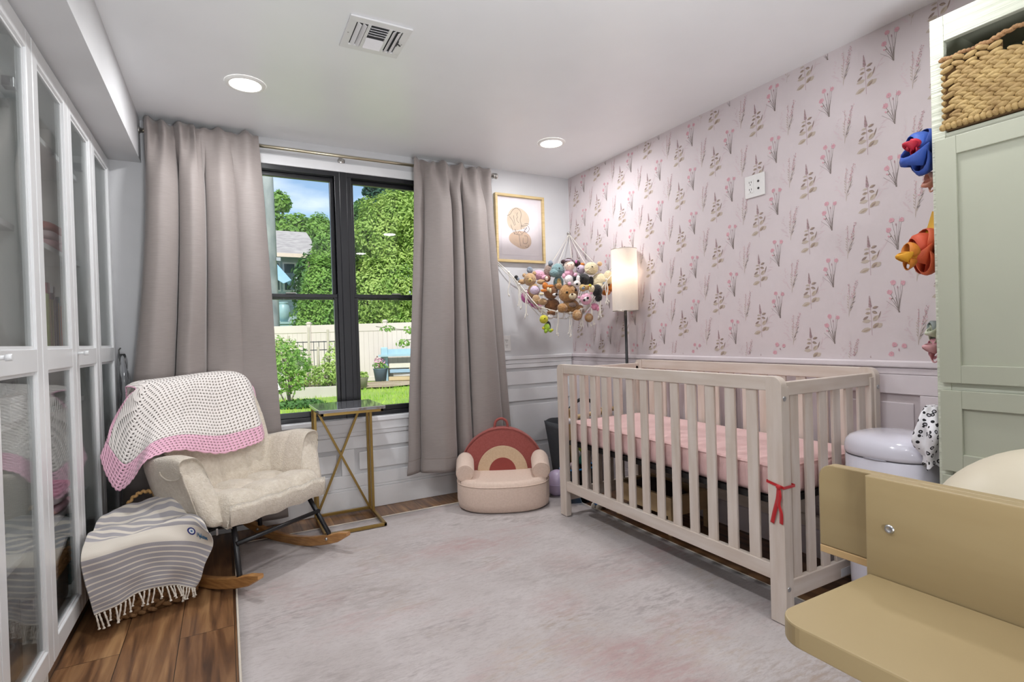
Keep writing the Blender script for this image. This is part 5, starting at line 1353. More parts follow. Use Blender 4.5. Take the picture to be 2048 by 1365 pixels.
for k, p in enumerate(C_): q.ball(p+Vector((.002*cos(k*1.3), 0, .002*sin(k*1.3))), (.0065, .0085, .0065), 8, 5, M=Matrix.Rotation(.4, 3, 'X'))
q.build('rim_handle', wick, t)
q = MB(); q.box(BX+.002, BX+.30, BY1-.010, BY1-.006, BZ0, BZ1-.008); q.box(BX+.006, BX+.010, BY0, BY1-.01, BZ0, 1.832); q.box(BX+.006, BX+.010, BY0, .50, 1.832, BZ1-.01); q.box(BX+.006, BX+.010, .672, BY1-.01, 1.832, BZ1-.01); q.box(BX+.01, BX+.30, BY0, BY1-.01, BZ0, BZ0+.004); q.build('basket_core', flat('dark basket lining', (112, 84, 52), .9), t)

# ================================================================== HAIR BOWS ON THE CUPBOARD SIDE
def loops(name, label, c, cols, size, n_, seed, group='hair bows hanging on the cupboard side'):
    t = thing(name, label, 'hair bow', c, group); R = random.Random(seed); c = Vector(c)
    for k in range(n_):
        col = cols[k % len(cols)]; a = 2*pi*k/n_+R.uniform(-.3, .3); L = size*R.uniform(.8, 1.15)
        d = Vector((-.55*cos(a)*1.0, .35+.3*sin(a*2), sin(a))).normalized(); s_ = d.cross(Vector((.3, 1, .2))).normalized(); up = d.cross(s_)
        q = MB(); rows = []
        for i in range(15):
            f = i/14; ang = 2*pi*f; r_ = L/2; cen = c+d*(r_*(1-cos(ang))); hh = up*sin(ang)*L*.34
            w2 = size*.42*(.35+.65*sin(pi*min(1, abs(sin(ang/2)))))
            rows.append([cen+hh-s_*w2+up*.004, cen+hh+d*.004, cen+hh+s_*w2-up*.003])
        q.grid(rows); q.build('ribbon_loop', flat('grosgrain %d %d %d' % col, col, .6, bump=.15, bscale=400), t, solid=.0012)
    q = MB(); q.ball(c+Vector((-.012, .02, 0)), (size*.16, size*.16, size*.20), 14, 10); q.build('centre_knot', flat('grosgrain %d %d %d' % cols[0], cols[0], .6), t)
    return t
loops('hair_bow', 'large royal blue ribbon hair bow with a red bow beside it on the cupboard side', (2.035, .885, 1.63), [(52, 84, 168), (60, 94, 176), (46, 76, 156)], .085, 6, 1)
loops('hair_bow', 'small crimson ribbon bow peeking out left of the royal blue bow', (1.985, .893, 1.642), [(178, 28, 50), (190, 40, 60)], .034, 4, 2)
loops('hair_bow', 'large burnt orange ribbon hair bow below the yellow ribbon', (2.045, .885, 1.305), [(206, 90, 52), (196, 78, 46), (214, 100, 60)], .085, 6, 4)
loops('hair_bow', 'small golden yellow and amber bow left of the burnt orange bow', (1.945, .895, 1.285), [(226, 160, 38), (200, 120, 34)], .042, 4, 5)
loops('hair_bow', 'dusty pink ribbon bow low on the cupboard side', (2.075, .885, .985), [(226, 170, 174), (214, 150, 160)], .04, 5, 6)
loops('hair_bow', 'cream and grey-green bow just above the dusty pink bow', (2.07, .885, 1.045), [(216, 220, 196), (150, 158, 156)], .042, 5, 7)
loops('hair_bow', 'small peach ribbon bow under the royal blue bow', (2.065, .882, 1.535), [(226, 160, 140), (236, 180, 160)], .034, 4, 8)
t = thing('hanging_ribbon', 'yellow ribbon strip hanging above the burnt orange bow', 'ribbon', (2.07, .88, 1.42), 'hair bows hanging on the cupboard side')
q = MB(); strip(q, [(2.085, .885, 1.44), (2.065, .89, 1.39), (2.04, .895, 1.34), (2.02, .898, 1.31)], .03, (.2, .9, .3)); q.build('ribbon_strip', flat('mustard ribbon', (224, 170, 44), .55), t, solid=.0012)
t = thing('bow_hanger', 'pale ribbon bow holder strip with a macrame tassel on the cupboard side', 'bow holder', (2.09, .865, 1.2))
q = MB(); q.box(2.085, 2.105, .8535, .857, .86, 1.75, .001); q.build('holder_band', flat('natural cord band', (196, 186, 160), .85), t)
for z_, c_ in ((1.10, (186, 146, 100)), (.86, (206, 120, 84)), (.885, (214, 180, 140)), (.835, (180, 140, 92))):
    q = MB(); q.ball((2.085, .872, z_), (.016, .012, .011 if z_ > .84 else .009), 16, 10); q.build('wood_bead', flat('bead %d %d %d' % c_, c_, .5), t)
q = MB(); q.tube([(2.084, .872, .95), (2.086, .873, .80)], .004, 8); q.build('cord', flat('natural cotton cord', (222, 212, 190), .9), t)
for k in range(14):
    q = MB(); x_ = 2.072+.0026*k; y_ = .874+.006*sin(k*2.1); q.tube([(2.086, .873, .825), (x_, y_, .79), (x_+.003*sin(k), y_, .705+.01*sin(k*3))], .0018, 5); q.build('tassel_strand', flat('natural cotton cord', (0, 0, 0)), t)
def leopard():
    m = mat('white leopard print cotton', srgb(236, 234, 238), .85); n = m.node_tree; b = n.nodes['Principled BSDF']
    t = n.nodes.new('ShaderNodeTexCoord'); v = n.nodes.new('ShaderNodeTexVoronoi'); v.inputs['Scale'].default_value = 52; n.links.new(t.outputs['Object'], v.inputs[0])
    r = n.nodes.new('ShaderNodeValToRGB'); e = r.color_ramp.elements; r.color_ramp.interpolation = 'CONSTANT'
    e[0].position = 0; e[0].color = (*srgb(186, 182, 190), 1); e[1].position = .2; e[1].color = (*srgb(30, 28, 32), 1); x = e.new(.36); x.color = (*srgb(238, 236, 240), 1)
    n.links.new(v.outputs['Distance'], r.inputs[0]); n.links.new(r.outputs[0], b.inputs['Base Color']); return m
t = thing('leopard_cloth', 'white cloth with black leopard spots hanging bunched beside the cupboard over the bin', 'cloth', (2.05, .89, .7))
q = MB(); rows = []
for i in range(30):
    f = i/29; z = .80-.20*f; r_ = .028+.034*sin(pi*min(1, f*1.15))+.014*f; row = []
    for k in range(28):
        a = 2*pi*k/28; rr = r_*(1+.22*sin(a*5+f*4)+.10*sin(a*3-f*9)); row.append((2.052+rr*cos(a)*1.05, .892+rr*sin(a)*.62, z+.012*sin(a*4+f*5)*f))
    rows.append(row)
V = q.grid(rows, closed_u=True); q._f(V[0]); q.build('gathered_cloth', leopard(), t)

# ================================================================== DIAPER PAIL
pailw = mat('glossy white enamel', srgb(226, 224, 236), .16, nscale=2, coat=.5)
t = thing('diaper_pail', 'glossy white rounded diaper pail with a domed lid between the crib and the cupboard', 'waste bin', (2.128, 1.058, 0))
PC = (2.140, 1.048, 0)
q = MB(); q.lathe([(0, .002), (.125, .002), (.135, .012), (.140, .1), (.147, .35), (.149, .594), (.146, .598), (0, .598)], PC, 64, expo=2.6); q.build('bin_body', pailw, t)
q = MB(); q.lathe([(.146, .601), (.1505, .604), (.152, .615), (.151, .635), (.146, .652), (.134, .666), (.11, .676), (.08, .681), (.04, .684), (0, .685)], PC, 64, expo=2.6); lid = q.build('lid', pailw, t)
q = MB(); q.lathe([(.1455, .5975), (.148, .599), (.1455, .601)], PC, 64, expo=2.6); q.build('lid_gap', flat('shadow gap rubber', (96, 94, 104), .7), t)
q = MB(); q.tube([(PC[0]-.148*cos(a), PC[1]-.150*sin(a), .600) for a in [-.25+.5*k/12 for k in range(13)]], .004, 8); q.build('lid_catch', flat('grey catch', (176, 174, 186), .3), t)

# ================================================================== MAPLE DESK, BOTTOM RIGHT
maple = mat('pale maple veneer', srgb(166, 147, 110), .42, col2=srgb(150, 130, 94), nscale=2.2, stretch=(1.2, 1.0, 7), detail=7, lo=.25, hi=.8, spec=.35)
maple_e = mat('maple edge banding', srgb(204, 172, 124), .5, col2=srgb(192, 158, 110), nscale=8)
t = thing('maple_desk', 'pale maple wooden desk with a raised back board cropped by the lower right corner', 'desk', (.8, .0, 0))
def plate_xy(pts, z0, z1, nm, m_, par):
    q = MB(); q.prism(pts, z1-z0, Matrix.Translation((0, 0, z0))); return q.build(nm, m_, par, bevel=.0025)
r_ = .035
pts = [(.795, -.55), (.795, .428)]+[(.582+r_-r_*sin(a), .428-r_+r_*cos(a)) for a in [pi/2*k/10 for k in range(11)]]+[(.582, -.55)]
plate_xy(pts, .692, .719, 'desk_top', maple, t)
q = MB(); q.box(.7965, .8150, -.55, .433, .30, .857, .002); q.build('back_board', maple, t)
q = MB(); r_ = .022; y1, z1, z0 = .512, .8565, .729
pts = [(-.20, z0), (y1, z0)]+[(y1-r_+r_*cos(a), z1-r_+r_*sin(a)) for a in [pi/2*k/10 for k in range(11)]]+[(-.20, z1)]
q.prism(pts, .018, Matrix(((0, 0, 1, .8155), (1, 0, 0, 0), (0, 1, 0, 0), (0, 0, 0, 1)))); q.build('rear_rail', maple, t, bevel=.002)
q = MB(); q.box(.8150, .8340, -.2, .5115, .7175, .7288, .001); q.build('rail_edge', maple_e, t)
q = MB(); Mx = Matrix.Translation((.7965, .4015, .789)) @ Matrix.Rotation(-pi/2, 4, 'Y'); q.lathe([(0, .0012), (.0025, .0012), (.003, .0022), (.0052, .0022), (.0062, 0)], n=28, M=Mx); q.build('bolt', steel, t)
for y_ in (.29, -.5):
    q = MB(); q.box(.625, .79, y_, y_+.020, .002, .6915, .002); q.build('side_panel', maple, t)
# cream tub chair
cream = mat('warm cream moulded plastic', srgb(206, 196, 174), .4, nscale=2)
t = thing('tub_chair', 'cream moulded chair with a rounded back behind the maple desk', 'chair', (1.34, .36, 0))
q = MB(); q.ball((1.36, .36, .60), (.20, .25, .235), 48, 30)
for v in q.bm.verts:
    if v.co.x > 1.36 and v.co.z > .46: v.co.x = 1.36+(v.co.x-1.36)*.25   # hollow front of the shell
q.build('back_shell', cream, t)
q = MB(); q.lathe([(0, .40), (.18, .39), (.215, .405), (.22, .43), (.19, .445), (0, .44)], (1.34, .37, 0), 40); q.build('seat', cream, t)
for a in (.8, 2.35, 3.9, 5.5):
    q = MB(); q.tube([(1.34+.12*cos(a), .37+.12*sin(a), .40), (1.34+.20*cos(a), .37+.20*sin(a), .013)], [.016, .011], 12); q.build('leg', birch, t)

# added fill light on a stand, unseen behind the camera, to brighten the ceiling
UL = Vector((.35, -.85, .62)); UT = Vector((.75, .75, 2.29))
t = thing('added_fill_light', 'added square fill light aimed at the ceiling behind the camera, out of view', 'floor lamp', (UL.x, UL.y, 0))
q = MB(); q.lathe([(0, 0), (.16, 0), (.16, .015), (0, .025)], (UL.x, UL.y, .001), 32); q.build('base', blackm, t)
q = MB(); q.tube([(UL.x, UL.y, .02), (UL.x, UL.y, .54)], .012, 12); q.build('pole', blackm, t)
dq = (UT-UL).to_track_quat('Z', 'Y').to_matrix().to_4x4(); MU = Matrix.Translation(UL) @ dq
q = MB(); q.box(-.26, .26, -.26, .26, -.05, -.02, .01, M=MU)
for (a, c, e, g2) in ((-.27, -.255, -.27, .27), (.255, .27, -.27, .27), (-.255, .255, -.27, -.255), (-.255, .255, .255, .27)): q.box(a, c, e, g2, -.05, .02, M=MU)
q.build('housing', blackm, t)
ul = lamp('added_fill_panel', 'AREA', tuple(UL), 34, (.94, .97, 1), .5, target=tuple(UT), shape='SQUARE'); ul.data.spread = radians(120)
# ================================================================== TOY HAMMOCK
cord = flat('white cotton cord', (236, 230, 220), .9)
hm = thing('toy_net', 'white knotted cord hammock net with dangling tassels full of plush toys in the corner', 'toy hammock', (2.0, 3.05, 1.25))
front = [(1.712, 3.452, 1.652), (1.756, 3.279, 1.517), (1.802, 3.234, 1.44), (1.84, 3.195, 1.373), (1.885, 3.120, 1.275), (1.937, 3.080, 1.250), (1.985, 3.030, 1.228), (2.044, 2.966, 1.215), (2.095, 2.910, 1.237), (2.135, 2.870, 1.270), (2.190, 2.830, 1.350), (2.236, 2.800, 1.423), (2.31, 2.80, 1.50), (2.398, 2.84, 1.60)]
q = MB(); fc = catmull(front, 80); q.tube(fc, .0032, 6); q.build('front_cord', cord, hm)
apex = Vector((2.388, 3.445, 1.855))
backl = [(1.712, 3.452, 1.652), (1.86, 3.43, 1.50), (2.05, 3.42, 1.45), (2.36, 3.40, 1.44)]; backr = [(2.36, 3.40, 1.44), (2.385, 3.2, 1.45), (2.39, 3.0, 1.50), (2.398, 2.84, 1.60)]
q = MB(); q.tube(catmull(backl, 30), .003, 6); q.tube(catmull(backr, 30), .003, 6); q.build('back_cord', cord, hm)
bot = [Vector((lerp(1.95, 2.2, k/8), lerp(3.20, 3.0, k/8), 1.185+.02*abs(k-4)/4)) for k in range(9)]
back_all = catmull(backl[1:]+backr[1:-1], 24)
q = MB()
fr2 = fc[8:72]
for k in range(16):
    a = fr2[min(63, 4*k)]; b_ = bot[min(8, k//2)]; c_ = bot[min(8, (k+2)//2)]
    q.tube(catmull([a, a.lerp(b_, .5)+Vector((-.008, -.008, -.022)), b_], 8), .0018, 5); q.tube(catmull([a, a.lerp(c_, .5)+Vector((-.008, -.008, -.022)), c_], 8), .0018, 5)
    d = back_all[min(24, int(k*1.5))]; q.tube(catmull([d, d.lerp(b_, .5)+Vector((.01, .01, -.03)), b_], 8), .0018, 5)
q.build('net_mesh', cord, hm)
q = MB()
for (dx, dy, z_) in ((-.27, -.04, 1.53), (-.2, -.10, 1.56), (-.12, -.2, 1.58), (-.06, -.28, 1.58), (-.02, -.36, 1.56)):
    q.tube(catmull([apex, apex.lerp(Vector((2.388+dx, 3.44+dy, z_)), .5)+Vector((0, 0, -.01)), Vector((2.388+dx, 3.44+dy, z_))], 8), .0022, 5)
q.build('corner_cords', cord, hm)
for p, d in (((1.712, 3.457, 1.655), 1), ((2.388, 3.457, 1.86), 1), ((2.401, 2.84, 1.602), 2)):
    q = MB(); M_ = Matrix.Translation(p) @ (Matrix.Rotation(pi/2, 4, 'X') if d == 1 else Matrix.Rotation(-pi/2, 4, 'Y')); q.lathe([(0, .02), (.009, .02), (.010, .012), (.004, .010), (.004, 0), (.012, 0)], n=16, M=M_); q.build('hook', nick, hm)
TAS = [((1.912, 3.105, 1.262), .05, 1), ((1.756, 3.279, 1.517), .175, 3), ((1.806, 3.225, 1.43), .175, 4), ((1.840, 3.190, 1.375), .19, 3), ((1.985, 3.025, 1.228), .17, 3), ((2.046, 2.962, 1.216), .165, 3), ((2.095, 2.905, 1.238), .13, 4), ((2.140, 2.862, 1.275), .165, 4), ((2.190, 2.825, 1.352), .18, 4), ((2.226, 2.797, 1.425), .175, 4)]
R = random.Random(9)
for (p, L, n_) in TAS:
    p = Vector(p); q = MB(); q.ball(p, .009, 10, 8)
    for k in range(n_):
        s_ = R.uniform(-.010, .010); s2 = R.uniform(-.008, .008); l_ = L*R.uniform(.88, 1.05)
        q.tube(catmull([p, p+Vector((s_*.7, -s_*.7, -l_*.4)), p+Vector((s2, -s2, -l_*.75)), p+Vector((s_+s2, -s_-s2, -l_))], 10), .0023, 5)
        q.ball(p+Vector((s_*.9+s2, -(s_*.9+s2), -l_*.93)), (.0038, .0038, .006), 8, 6)
    q.build('tassel', cord, hm)

def fur(name, c, c2, b=.9): return mat('plush '+name, srgb(*c), .95, col2=srgb(*c2), nscale=55, bump=b, bscale=110, sheen=.5, lo=.3, hi=.7)
F = dict(tan=fur('tan', (196, 162, 122), (178, 142, 102)), pink=fur('pink', (232, 176, 196), (222, 164, 186)), grey=fur('blue grey', (136, 146, 156), (120, 130, 142)), teal=fur('teal', (128, 156, 158), (112, 142, 146)),
         cream=fur('cream', (226, 212, 178), (214, 198, 162)), brown=fur('cinnamon', (166, 122, 78), (142, 98, 58)), dbrown=fur('chestnut', (150, 104, 68), (124, 82, 52)), honey=fur('honey', (192, 148, 96), (160, 114, 66), 1), black=fur('black', (34, 32, 34), (24, 22, 24)), white=fur('white', (236, 230, 228), (226, 218, 218)),
         lilac=fur('lilac', (214, 196, 216), (204, 186, 208)), taupe=fur('taupe', (152, 132, 120), (136, 116, 106)), orange=fur('orange', (214, 132, 52), (196, 112, 42)), monk=fur('monkey brown', (128, 78, 54), (108, 62, 42)), skin=fur('doll skin', (240, 216, 200), (236, 210, 194), .2), hair=fur('doll hair', (70, 40, 44), (54, 30, 34)), magenta=fur('magenta', (214, 112, 176), (200, 96, 164)), rose=fur('rose', (226, 150, 178), (214, 136, 166)),
         green=fur('lime', (166, 198, 60), (146, 182, 50)), yel=fur('yellow', (214, 208, 64), (202, 190, 50)), gold=fur('sand', (206, 176, 116), (190, 158, 96)), peach=fur('peach', (226, 190, 150), (214, 176, 136)))
eye = flat('glossy black eye', (18, 16, 18), .12); nose_m = flat('brown plastic nose', (70, 40, 30), .3)
CAMP = Vector((0, 0, 1.07))
def toy(name, label, body, extras, cat='plush toy'):
    """body: [(centre, radii)] blended lumps of one material; extras: (part name, material, [(centre, radii)])"""
    c0 = Vector(body[1][0][0]); t = thing(name, label, cat, tuple(c0), 'plush toys heaped in the corner net')
    q = MB()
    for i, (c, r) in enumerate(body[1]): q.ball(c, r, 20, 13, jit=.07, seed=i+len(label))
    q.build('body', body[0], t)
    for (nm, m_, L) in extras:
        for (c, r) in L:
            q = MB(); q.ball(c, r, 16, 11, jit=.05 if m_ not in (eye,) else 0, seed=3); q.build(nm, m_, t)
    return t
def toward(c, r, right=0, up=0):
    """point on a head's surface facing the room: right/up as fractions of the radius"""
    c = Vector(c); f = (CAMP-c); f.z *= .4; f.normalize(); rr = f.cross(Vector((0, 0, 1))).normalized()*-1
    rr = Vector((-f.y, f.x, 0)).normalized()
    k = math.sqrt(max(0, 1-right*right-up*up)); return tuple(c+(f*k+rr*right+Vector((0, 0, 1))*up)*r)
def head_eyes(c, r, dx=.35, up=.15, er=.1, ox=0, oz=0): return ('eye', eye, [(toward(c, r, ox-dx, up+oz), er*r), (toward(c, r, ox+dx, up+oz), er*r)])
# 1 tan teddy
h = (1.888, 3.215, 1.463)
toy('teddy_bear', 'tan teddy bear in a lilac-white vest at the left of the toy net', (F['tan'], [((1.909, 3.205, 1.385), (.042, .038, .052)), ((1.846, 3.25, 1.450), (.034, .02, .018)), ((1.940, 3.150, 1.440), (.034, .02, .018)), ((1.897, 3.155, 1.317), (.028, .03, .036)), ((1.928, 3.120, 1.300), (.034, .028, .024))]),
    [('head', F['tan'], [(h, .045)]), ('ear', F['tan'], [((1.862, 3.245, 1.495), .015), ((1.915, 3.200, 1.505), .015)]), ('muzzle', F['gold'], [(toward(h, .040, .05, -.25), .017)]), head_eyes(h, .045, .3, .1, .075), ('nose', nose_m, [(toward(h, .057, .05, -.18), .005)]), ('vest', F['lilac'], [((1.905, 3.180, 1.385), (.038, .034, .032))])])
# 2 pink elephant
h = (1.965, 3.225, 1.498)
toy('plush_elephant', 'pink plush elephant with a blue-grey ear behind the tan teddy bear', (F['pink'], [(h, (.045, .04, .036)), ((2.0, 3.19, 1.475), (.032, .025, .02))]), [('ear', F['grey'], [((1.917, 3.262, 1.535), (.024, .015, .024))]), ('eye', eye, [(toward(h, .04, .1, .1), .003)])])
# 3 monkey
h = (1.962, 3.105, 1.459)
toy('plush_monkey', 'small brown plush monkey in an orange outfit with cream hands and feet', (F['orange'], [((1.944, 3.105, 1.409), (.022, .018, .026)), ((1.922, 3.090, 1.375), (.028, .010, .010)), ((1.975, 3.082, 1.405), (.030, .010, .011))]), [('head', F['monk'], [(h, .023)]), ('face', F['skin'], [(toward(h, .014, -.2, .05), (.014, .012, .016))]), head_eyes(h, .026, .25, .15, .08, -.15), ('hand', F['cream'], [((1.945, 3.072, 1.383), (.010, .010, .014)), ((1.898, 3.085, 1.350), (.020, .010, .010)), ((1.960, 3.068, 1.375), (.010, .009, .016))])])
# 4 mouse behind
toy('plush_mouse', 'taupe plush mouse with a round grey ear behind the teal dinosaur', (F['taupe'], [((2.034, 3.20, 1.523), (.036, .03, .045))]), [('ear', F['grey'], [((2.040, 3.180, 1.578), (.020, .012, .020))])])
# 5 teal dino
h = (2.032, 3.080, 1.515)
toy('plush_dinosaur', 'blue-grey plush dinosaur with a big rounded snout at the top of the heap', (F['teal'], [(h, (.048, .045, .047)), ((2.002, 3.075, 1.495), (.034, .034, .030)), ((2.044, 3.094, 1.430), (.036, .034, .048)), ((2.030, 3.062, 1.395), (.020, .022, .015)), ((2.065, 3.042, 1.395), (.018, .02, .014))]), [('belly', F['gold'], [((2.034, 3.070, 1.43), (.018, .014, .030))]), ('eye', eye, [(toward(h, .046, .25, .25), .005)]), ('ear', F['taupe'], [((2.07, 3.055, 1.55), (.010, .010, .008))])])
# 6 doll
h = (2.085, 3.015, 1.540)
toy('rag_doll', 'rag doll with dark brown hair, a striped headband and a pink dress', (F['pink'], [((2.086, 3.022, 1.488), (.034, .03, .034))]), [('head', F['skin'], [(h, (.037, .034, .037))]), ('hair', F['hair'], [((2.093, 3.030, 1.562), (.040, .036, .034)), ((2.140, 3.000, 1.555), .023), ((2.060, 3.045, 1.570), (.022, .02, .016))]), head_eyes(h, .036, .38, .1, .07), ('mouth', flat('stitched smile', (200, 90, 100), .8), [(toward(h, .037, 0, -.22), (.003, .003, .0015))]), ('headband', F['lilac'], [((2.072, 3.005, 1.575), (.030, .016, .006))]), ('hair_clip', F['magenta'], [((2.122, 2.985, 1.565), (.008, .006, .012))])], 'doll')
# 7 pink bunny small
h = (2.057, 2.985, 1.440)
toy('plush_bunny', 'small pale pink plush bunny lying face down below the rag doll', (F['white'], [(h, (.030, .028, .032))]), [('ear', F['pink'], [((2.030, 3.005, 1.468), (.012, .010, .018)), ((2.092, 2.955, 1.470), (.014, .010, .016))]), ('nose', F['pink'], [((2.048, 2.966, 1.412), (.014, .012, .012))])])
# 8 cow
h = (2.165, 2.995, 1.518)
toy('plush_unicorn', 'lilac-white plush with an orange-brown crest between the rag doll and the lamb', (F['lilac'], [(h, (.034, .03, .034))]), [('crest', F['orange'], [((2.172, 2.985, 1.548), (.018, .016, .012))]), ('eye', eye, [(toward(h, .034, -.5, .05), .005)])])
# 9 dog
h = (2.138, 2.938, 1.436)
toy('plush_dog', 'black and white plush dog with a white muzzle stripe resting on its chin', (F['black'], [(h, (.052, .046, .044)), ((2.105, 2.965, 1.448), (.028, .026, .028)), ((2.180, 2.905, 1.425), (.020, .022, .032))]), [('muzzle', F['white'], [((2.080, 2.925, 1.408), (.025, .024, .022)), ((2.092, 2.925, 1.440), (.014, .014, .026))]), ('nose', eye, [((2.066, 2.905, 1.403), (.009, .007, .007))]), ('eye', eye, [(toward(h, .05, -.45, .2), .005), (toward(h, .05, .0, .3), .005)])])
# 10 lamb
h = (2.190, 2.910, 1.511)
toy('plush_lamb', 'large cream plush lamb sitting at the right end of the heap', (F['cream'], [((2.245, 2.890, 1.42), (.058, .05, .062)), ((2.285, 2.85, 1.445), (.034, .03, .05)), ((2.215, 2.862, 1.385), (.03, .03, .025))]), [('head', F['cream'], [(h, (.050, .044, .044)), ((2.165, 2.905, 1.495), (.026, .026, .024))]), ('ear', F['peach'], [((2.236, 2.875, 1.540), (.020, .012, .016))]), ('eye', eye, [(toward(h, .048, .15, .2), .0045)]), ('mouth', flat('stitched smile', (0, 0, 0)), [((2.142, 2.884, 1.487), (.006, .004, .0016))]), ('hoof', F['grey'], [((2.240, 2.832, 1.405), (.016, .010, .010))])])
# 11 fawn
h = (1.990, 3.110, 1.369)
toy('plush_fawn', 'cinnamon plush fawn with a white patch round its eye left of the big bear', (F['dbrown'], [(h, (.052, .045, .052)), ((2.010, 3.130, 1.280), (.056, .045, .045)), ((1.985, 3.09, 1.225), (.04, .03, .022))]), [('eye_patch', F['white'], [((1.992, 3.055, 1.345), (.024, .014, .011))]), ('eye', eye, [((1.990, 3.042, 1.345), .008)]), ('hoof', F['white'], [((1.965, 3.085, 1.196), (.022, .020, .018))]), ('ear', F['tan'], [((2.02, 3.08, 1.41), (.018, .012, .014))])])
# 12 big bear
h = (2.062, 3.005, 1.350)
toy('teddy_bear', 'big fluffy honey brown teddy bear in the middle of the heap', (F['honey'], [((2.092, 3.020, 1.262), (.062, .05, .055)), ((1.998, 2.985, 1.250), (.036, .032, .032)), ((2.120, 2.960, 1.240), (.030, .03, .03))]), [('head', F['honey'], [(h, (.070, .062, .064))]), ('ear', F['honey'], [((2.000, 3.020, 1.400), .022), ((2.100, 2.960, 1.415), .022)]), ('muzzle', F['cream'], [((2.052, 2.938, 1.325), (.028, .024, .022))]), ('nose', nose_m, [((2.036, 2.921, 1.338), (.008, .007, .007))]), ('eye', eye, [((2.018, 2.955, 1.352), .0075), ((2.072, 2.930, 1.366), .0075)]), ('foot', F['honey'], [((2.068, 2.915, 1.198), (.037, .03, .036)), ((2.128, 2.868, 1.178), (.030, .026, .030))]), ('foot_pad', F['tan'], [((2.057, 2.890, 1.196), (.024, .016, .024)), ((2.117, 2.848, 1.177), (.018, .012, .018))]), ('bow', F['taupe'], [((2.060, 2.955, 1.270), (.030, .014, .016))])])
# 13 goose
h = (2.094, 2.880, 1.376)
toy('plush_goose', 'plush goose with a sandy head, grey beak tip and a black back', (F['black'], [((2.185, 2.845, 1.355), (.034, .034, .044)), ((2.190, 2.84, 1.310), (.024, .026, .03))]), [('head', F['gold'], [(h, (.026, .022, .024)), ((2.118, 2.870, 1.378), (.026, .018, .018))]), ('neck', F['cream'], [((2.148, 2.855, 1.368), (.024, .022, .026))]), ('beak', F['grey'], [((2.083, 2.860, 1.372), (.011, .010, .010))]), ('eye', eye, [((2.090, 2.858, 1.384), .0035)])])
# 14 pink sloth
h = (2.108, 2.868, 1.302)
toy('plush_pig', 'pink plush with very large dark eyes in front of the big bear', (F['rose'], [((2.170, 2.860, 1.250), (.030, .026, .024)), ((2.185, 2.84, 1.235), (.014, .012, .018))]), [('head', F['pink'], [(h, (.040, .036, .040))]), ('ear', F['pink'], [((2.072, 2.895, 1.315), (.012, .010, .008)), ((2.135, 2.845, 1.338), (.012, .010, .008))]), ('eye', eye, [(toward(h, .037, .32, .12), .0085), (toward(h, .037, -.3, -.22), .0085)]), ('face', F['white'], [(toward(h, .022, .05, -.05), (.020, .018, .020))])])
# 15 duck
toy('plush_duck', 'tiny yellow plush duck tucked between the dog and the lamb', (F['yel'], [((2.120, 2.835, 1.388), (.011, .010, .010))]), [('beak', F['orange'], [((2.108, 2.835, 1.382), (.008, .006, .004))]), ('eye', eye, [((2.115, 2.827, 1.392), .0016)])])
# 16 magenta bag plush
toy('plush_bag', 'magenta and pink plush bag sagging in the left side of the net', (F['magenta'], [((1.886, 3.250, 1.345), (.050, .04, .050)), ((1.925, 3.205, 1.290), (.045, .032, .024))]), [('trim', F['pink'], [((1.935, 3.185, 1.268), (.040, .022, .016)), ((1.870, 3.225, 1.385), (.016, .012, .010))])])
# 17 brown toy at the right end
toy('plush_puppy', 'reddish tan plush puppy at the far right end of the net by the lamp', (F['orange'], [((2.305, 2.865, 1.385), (.035, .03, .035)), ((2.27, 2.86, 1.345), (.03, .03, .02))]), [('ear', F['dbrown'], [((2.285, 2.845, 1.405), (.012, .010, .018))])])
# 18 small black one on the cord
toy('plush_penguin', 'tiny black and grey plush clipped to the net cord at the far left', (F['black'], [((1.806, 3.262, 1.480), (.016, .012, .016)), ((1.80, 3.255, 1.462), (.010, .010, .014))]), [('belly', F['grey'], [((1.812, 3.245, 1.468), (.009, .007, .011))])])
# 19 hanging green turtle (plain)
h = (1.912, 3.085, 1.180)
toy('plush_turtle', 'lime and yellow plush turtle with a dark shell dangling below the net', (F['green'], [((1.930, 3.080, 1.122), (.024, .020, .030)), ((1.915, 3.070, 1.098), (.012, .012, .014)), ((1.948, 3.062, 1.100), (.013, .012, .012))]), [('head', F['yel'], [(h, (.032, .028, .030))]), ('shell', F['black'], [((1.948, 3.090, 1.135), (.020, .018, .032))]), ('eye', eye, [(toward(h, .031, .2, .1), .004)]), ('foot', F['yel'], [((1.955, 3.055, 1.105), (.010, .009, .010)), ((1.900, 3.075, 1.120), (.010, .009, .010))])])
# ================================================================== GARDEN
GZ = -.25
grass = mat('sunlit lawn', srgb(126, 160, 62), .95, col2=srgb(160, 186, 88), nscale=.9, bump=.6, bscale=30, detail=8, lo=.3, hi=.7)
soil = mat('dry soil', srgb(180, 164, 140), .95, col2=srgb(150, 132, 108), nscale=2)
vin = mat('cream vinyl fence', srgb(216, 205, 198), .5, nscale=1); vin2 = vin
conc = mat('pale concrete', srgb(196, 190, 180), .9, nscale=3)
q = MB(); P = [[(lerp(-25, 45, j/70), lerp(YB+.2, 70, (i/80)**1.6), GZ+.05*noise.noise(Vector((j*.6, i*.6, 0)))) for j in range(71)] for i in range(81)]
q.grid(P); lw = q.build('lawn', grass); tag(lw, 'bright green mown lawn outside the window', 'lawn', kind='stuff')
R = random.Random(21)
q = MB()
for k in range(9000):
    x = R.uniform(0, 8); y = R.uniform(7.5, 17); 
    if x/y > .45 or x/y < .03: continue
    h = R.uniform(.04, .09); a = R.uniform(0, pi); dx, dy = .012*cos(a), .012*sin(a); l = R.uniform(-.03, .03)
    q.poly([(x-dx, y-dy, GZ-.02), (x+dx, y+dy, GZ-.02), (x+l, y+l*.5, GZ+h)])
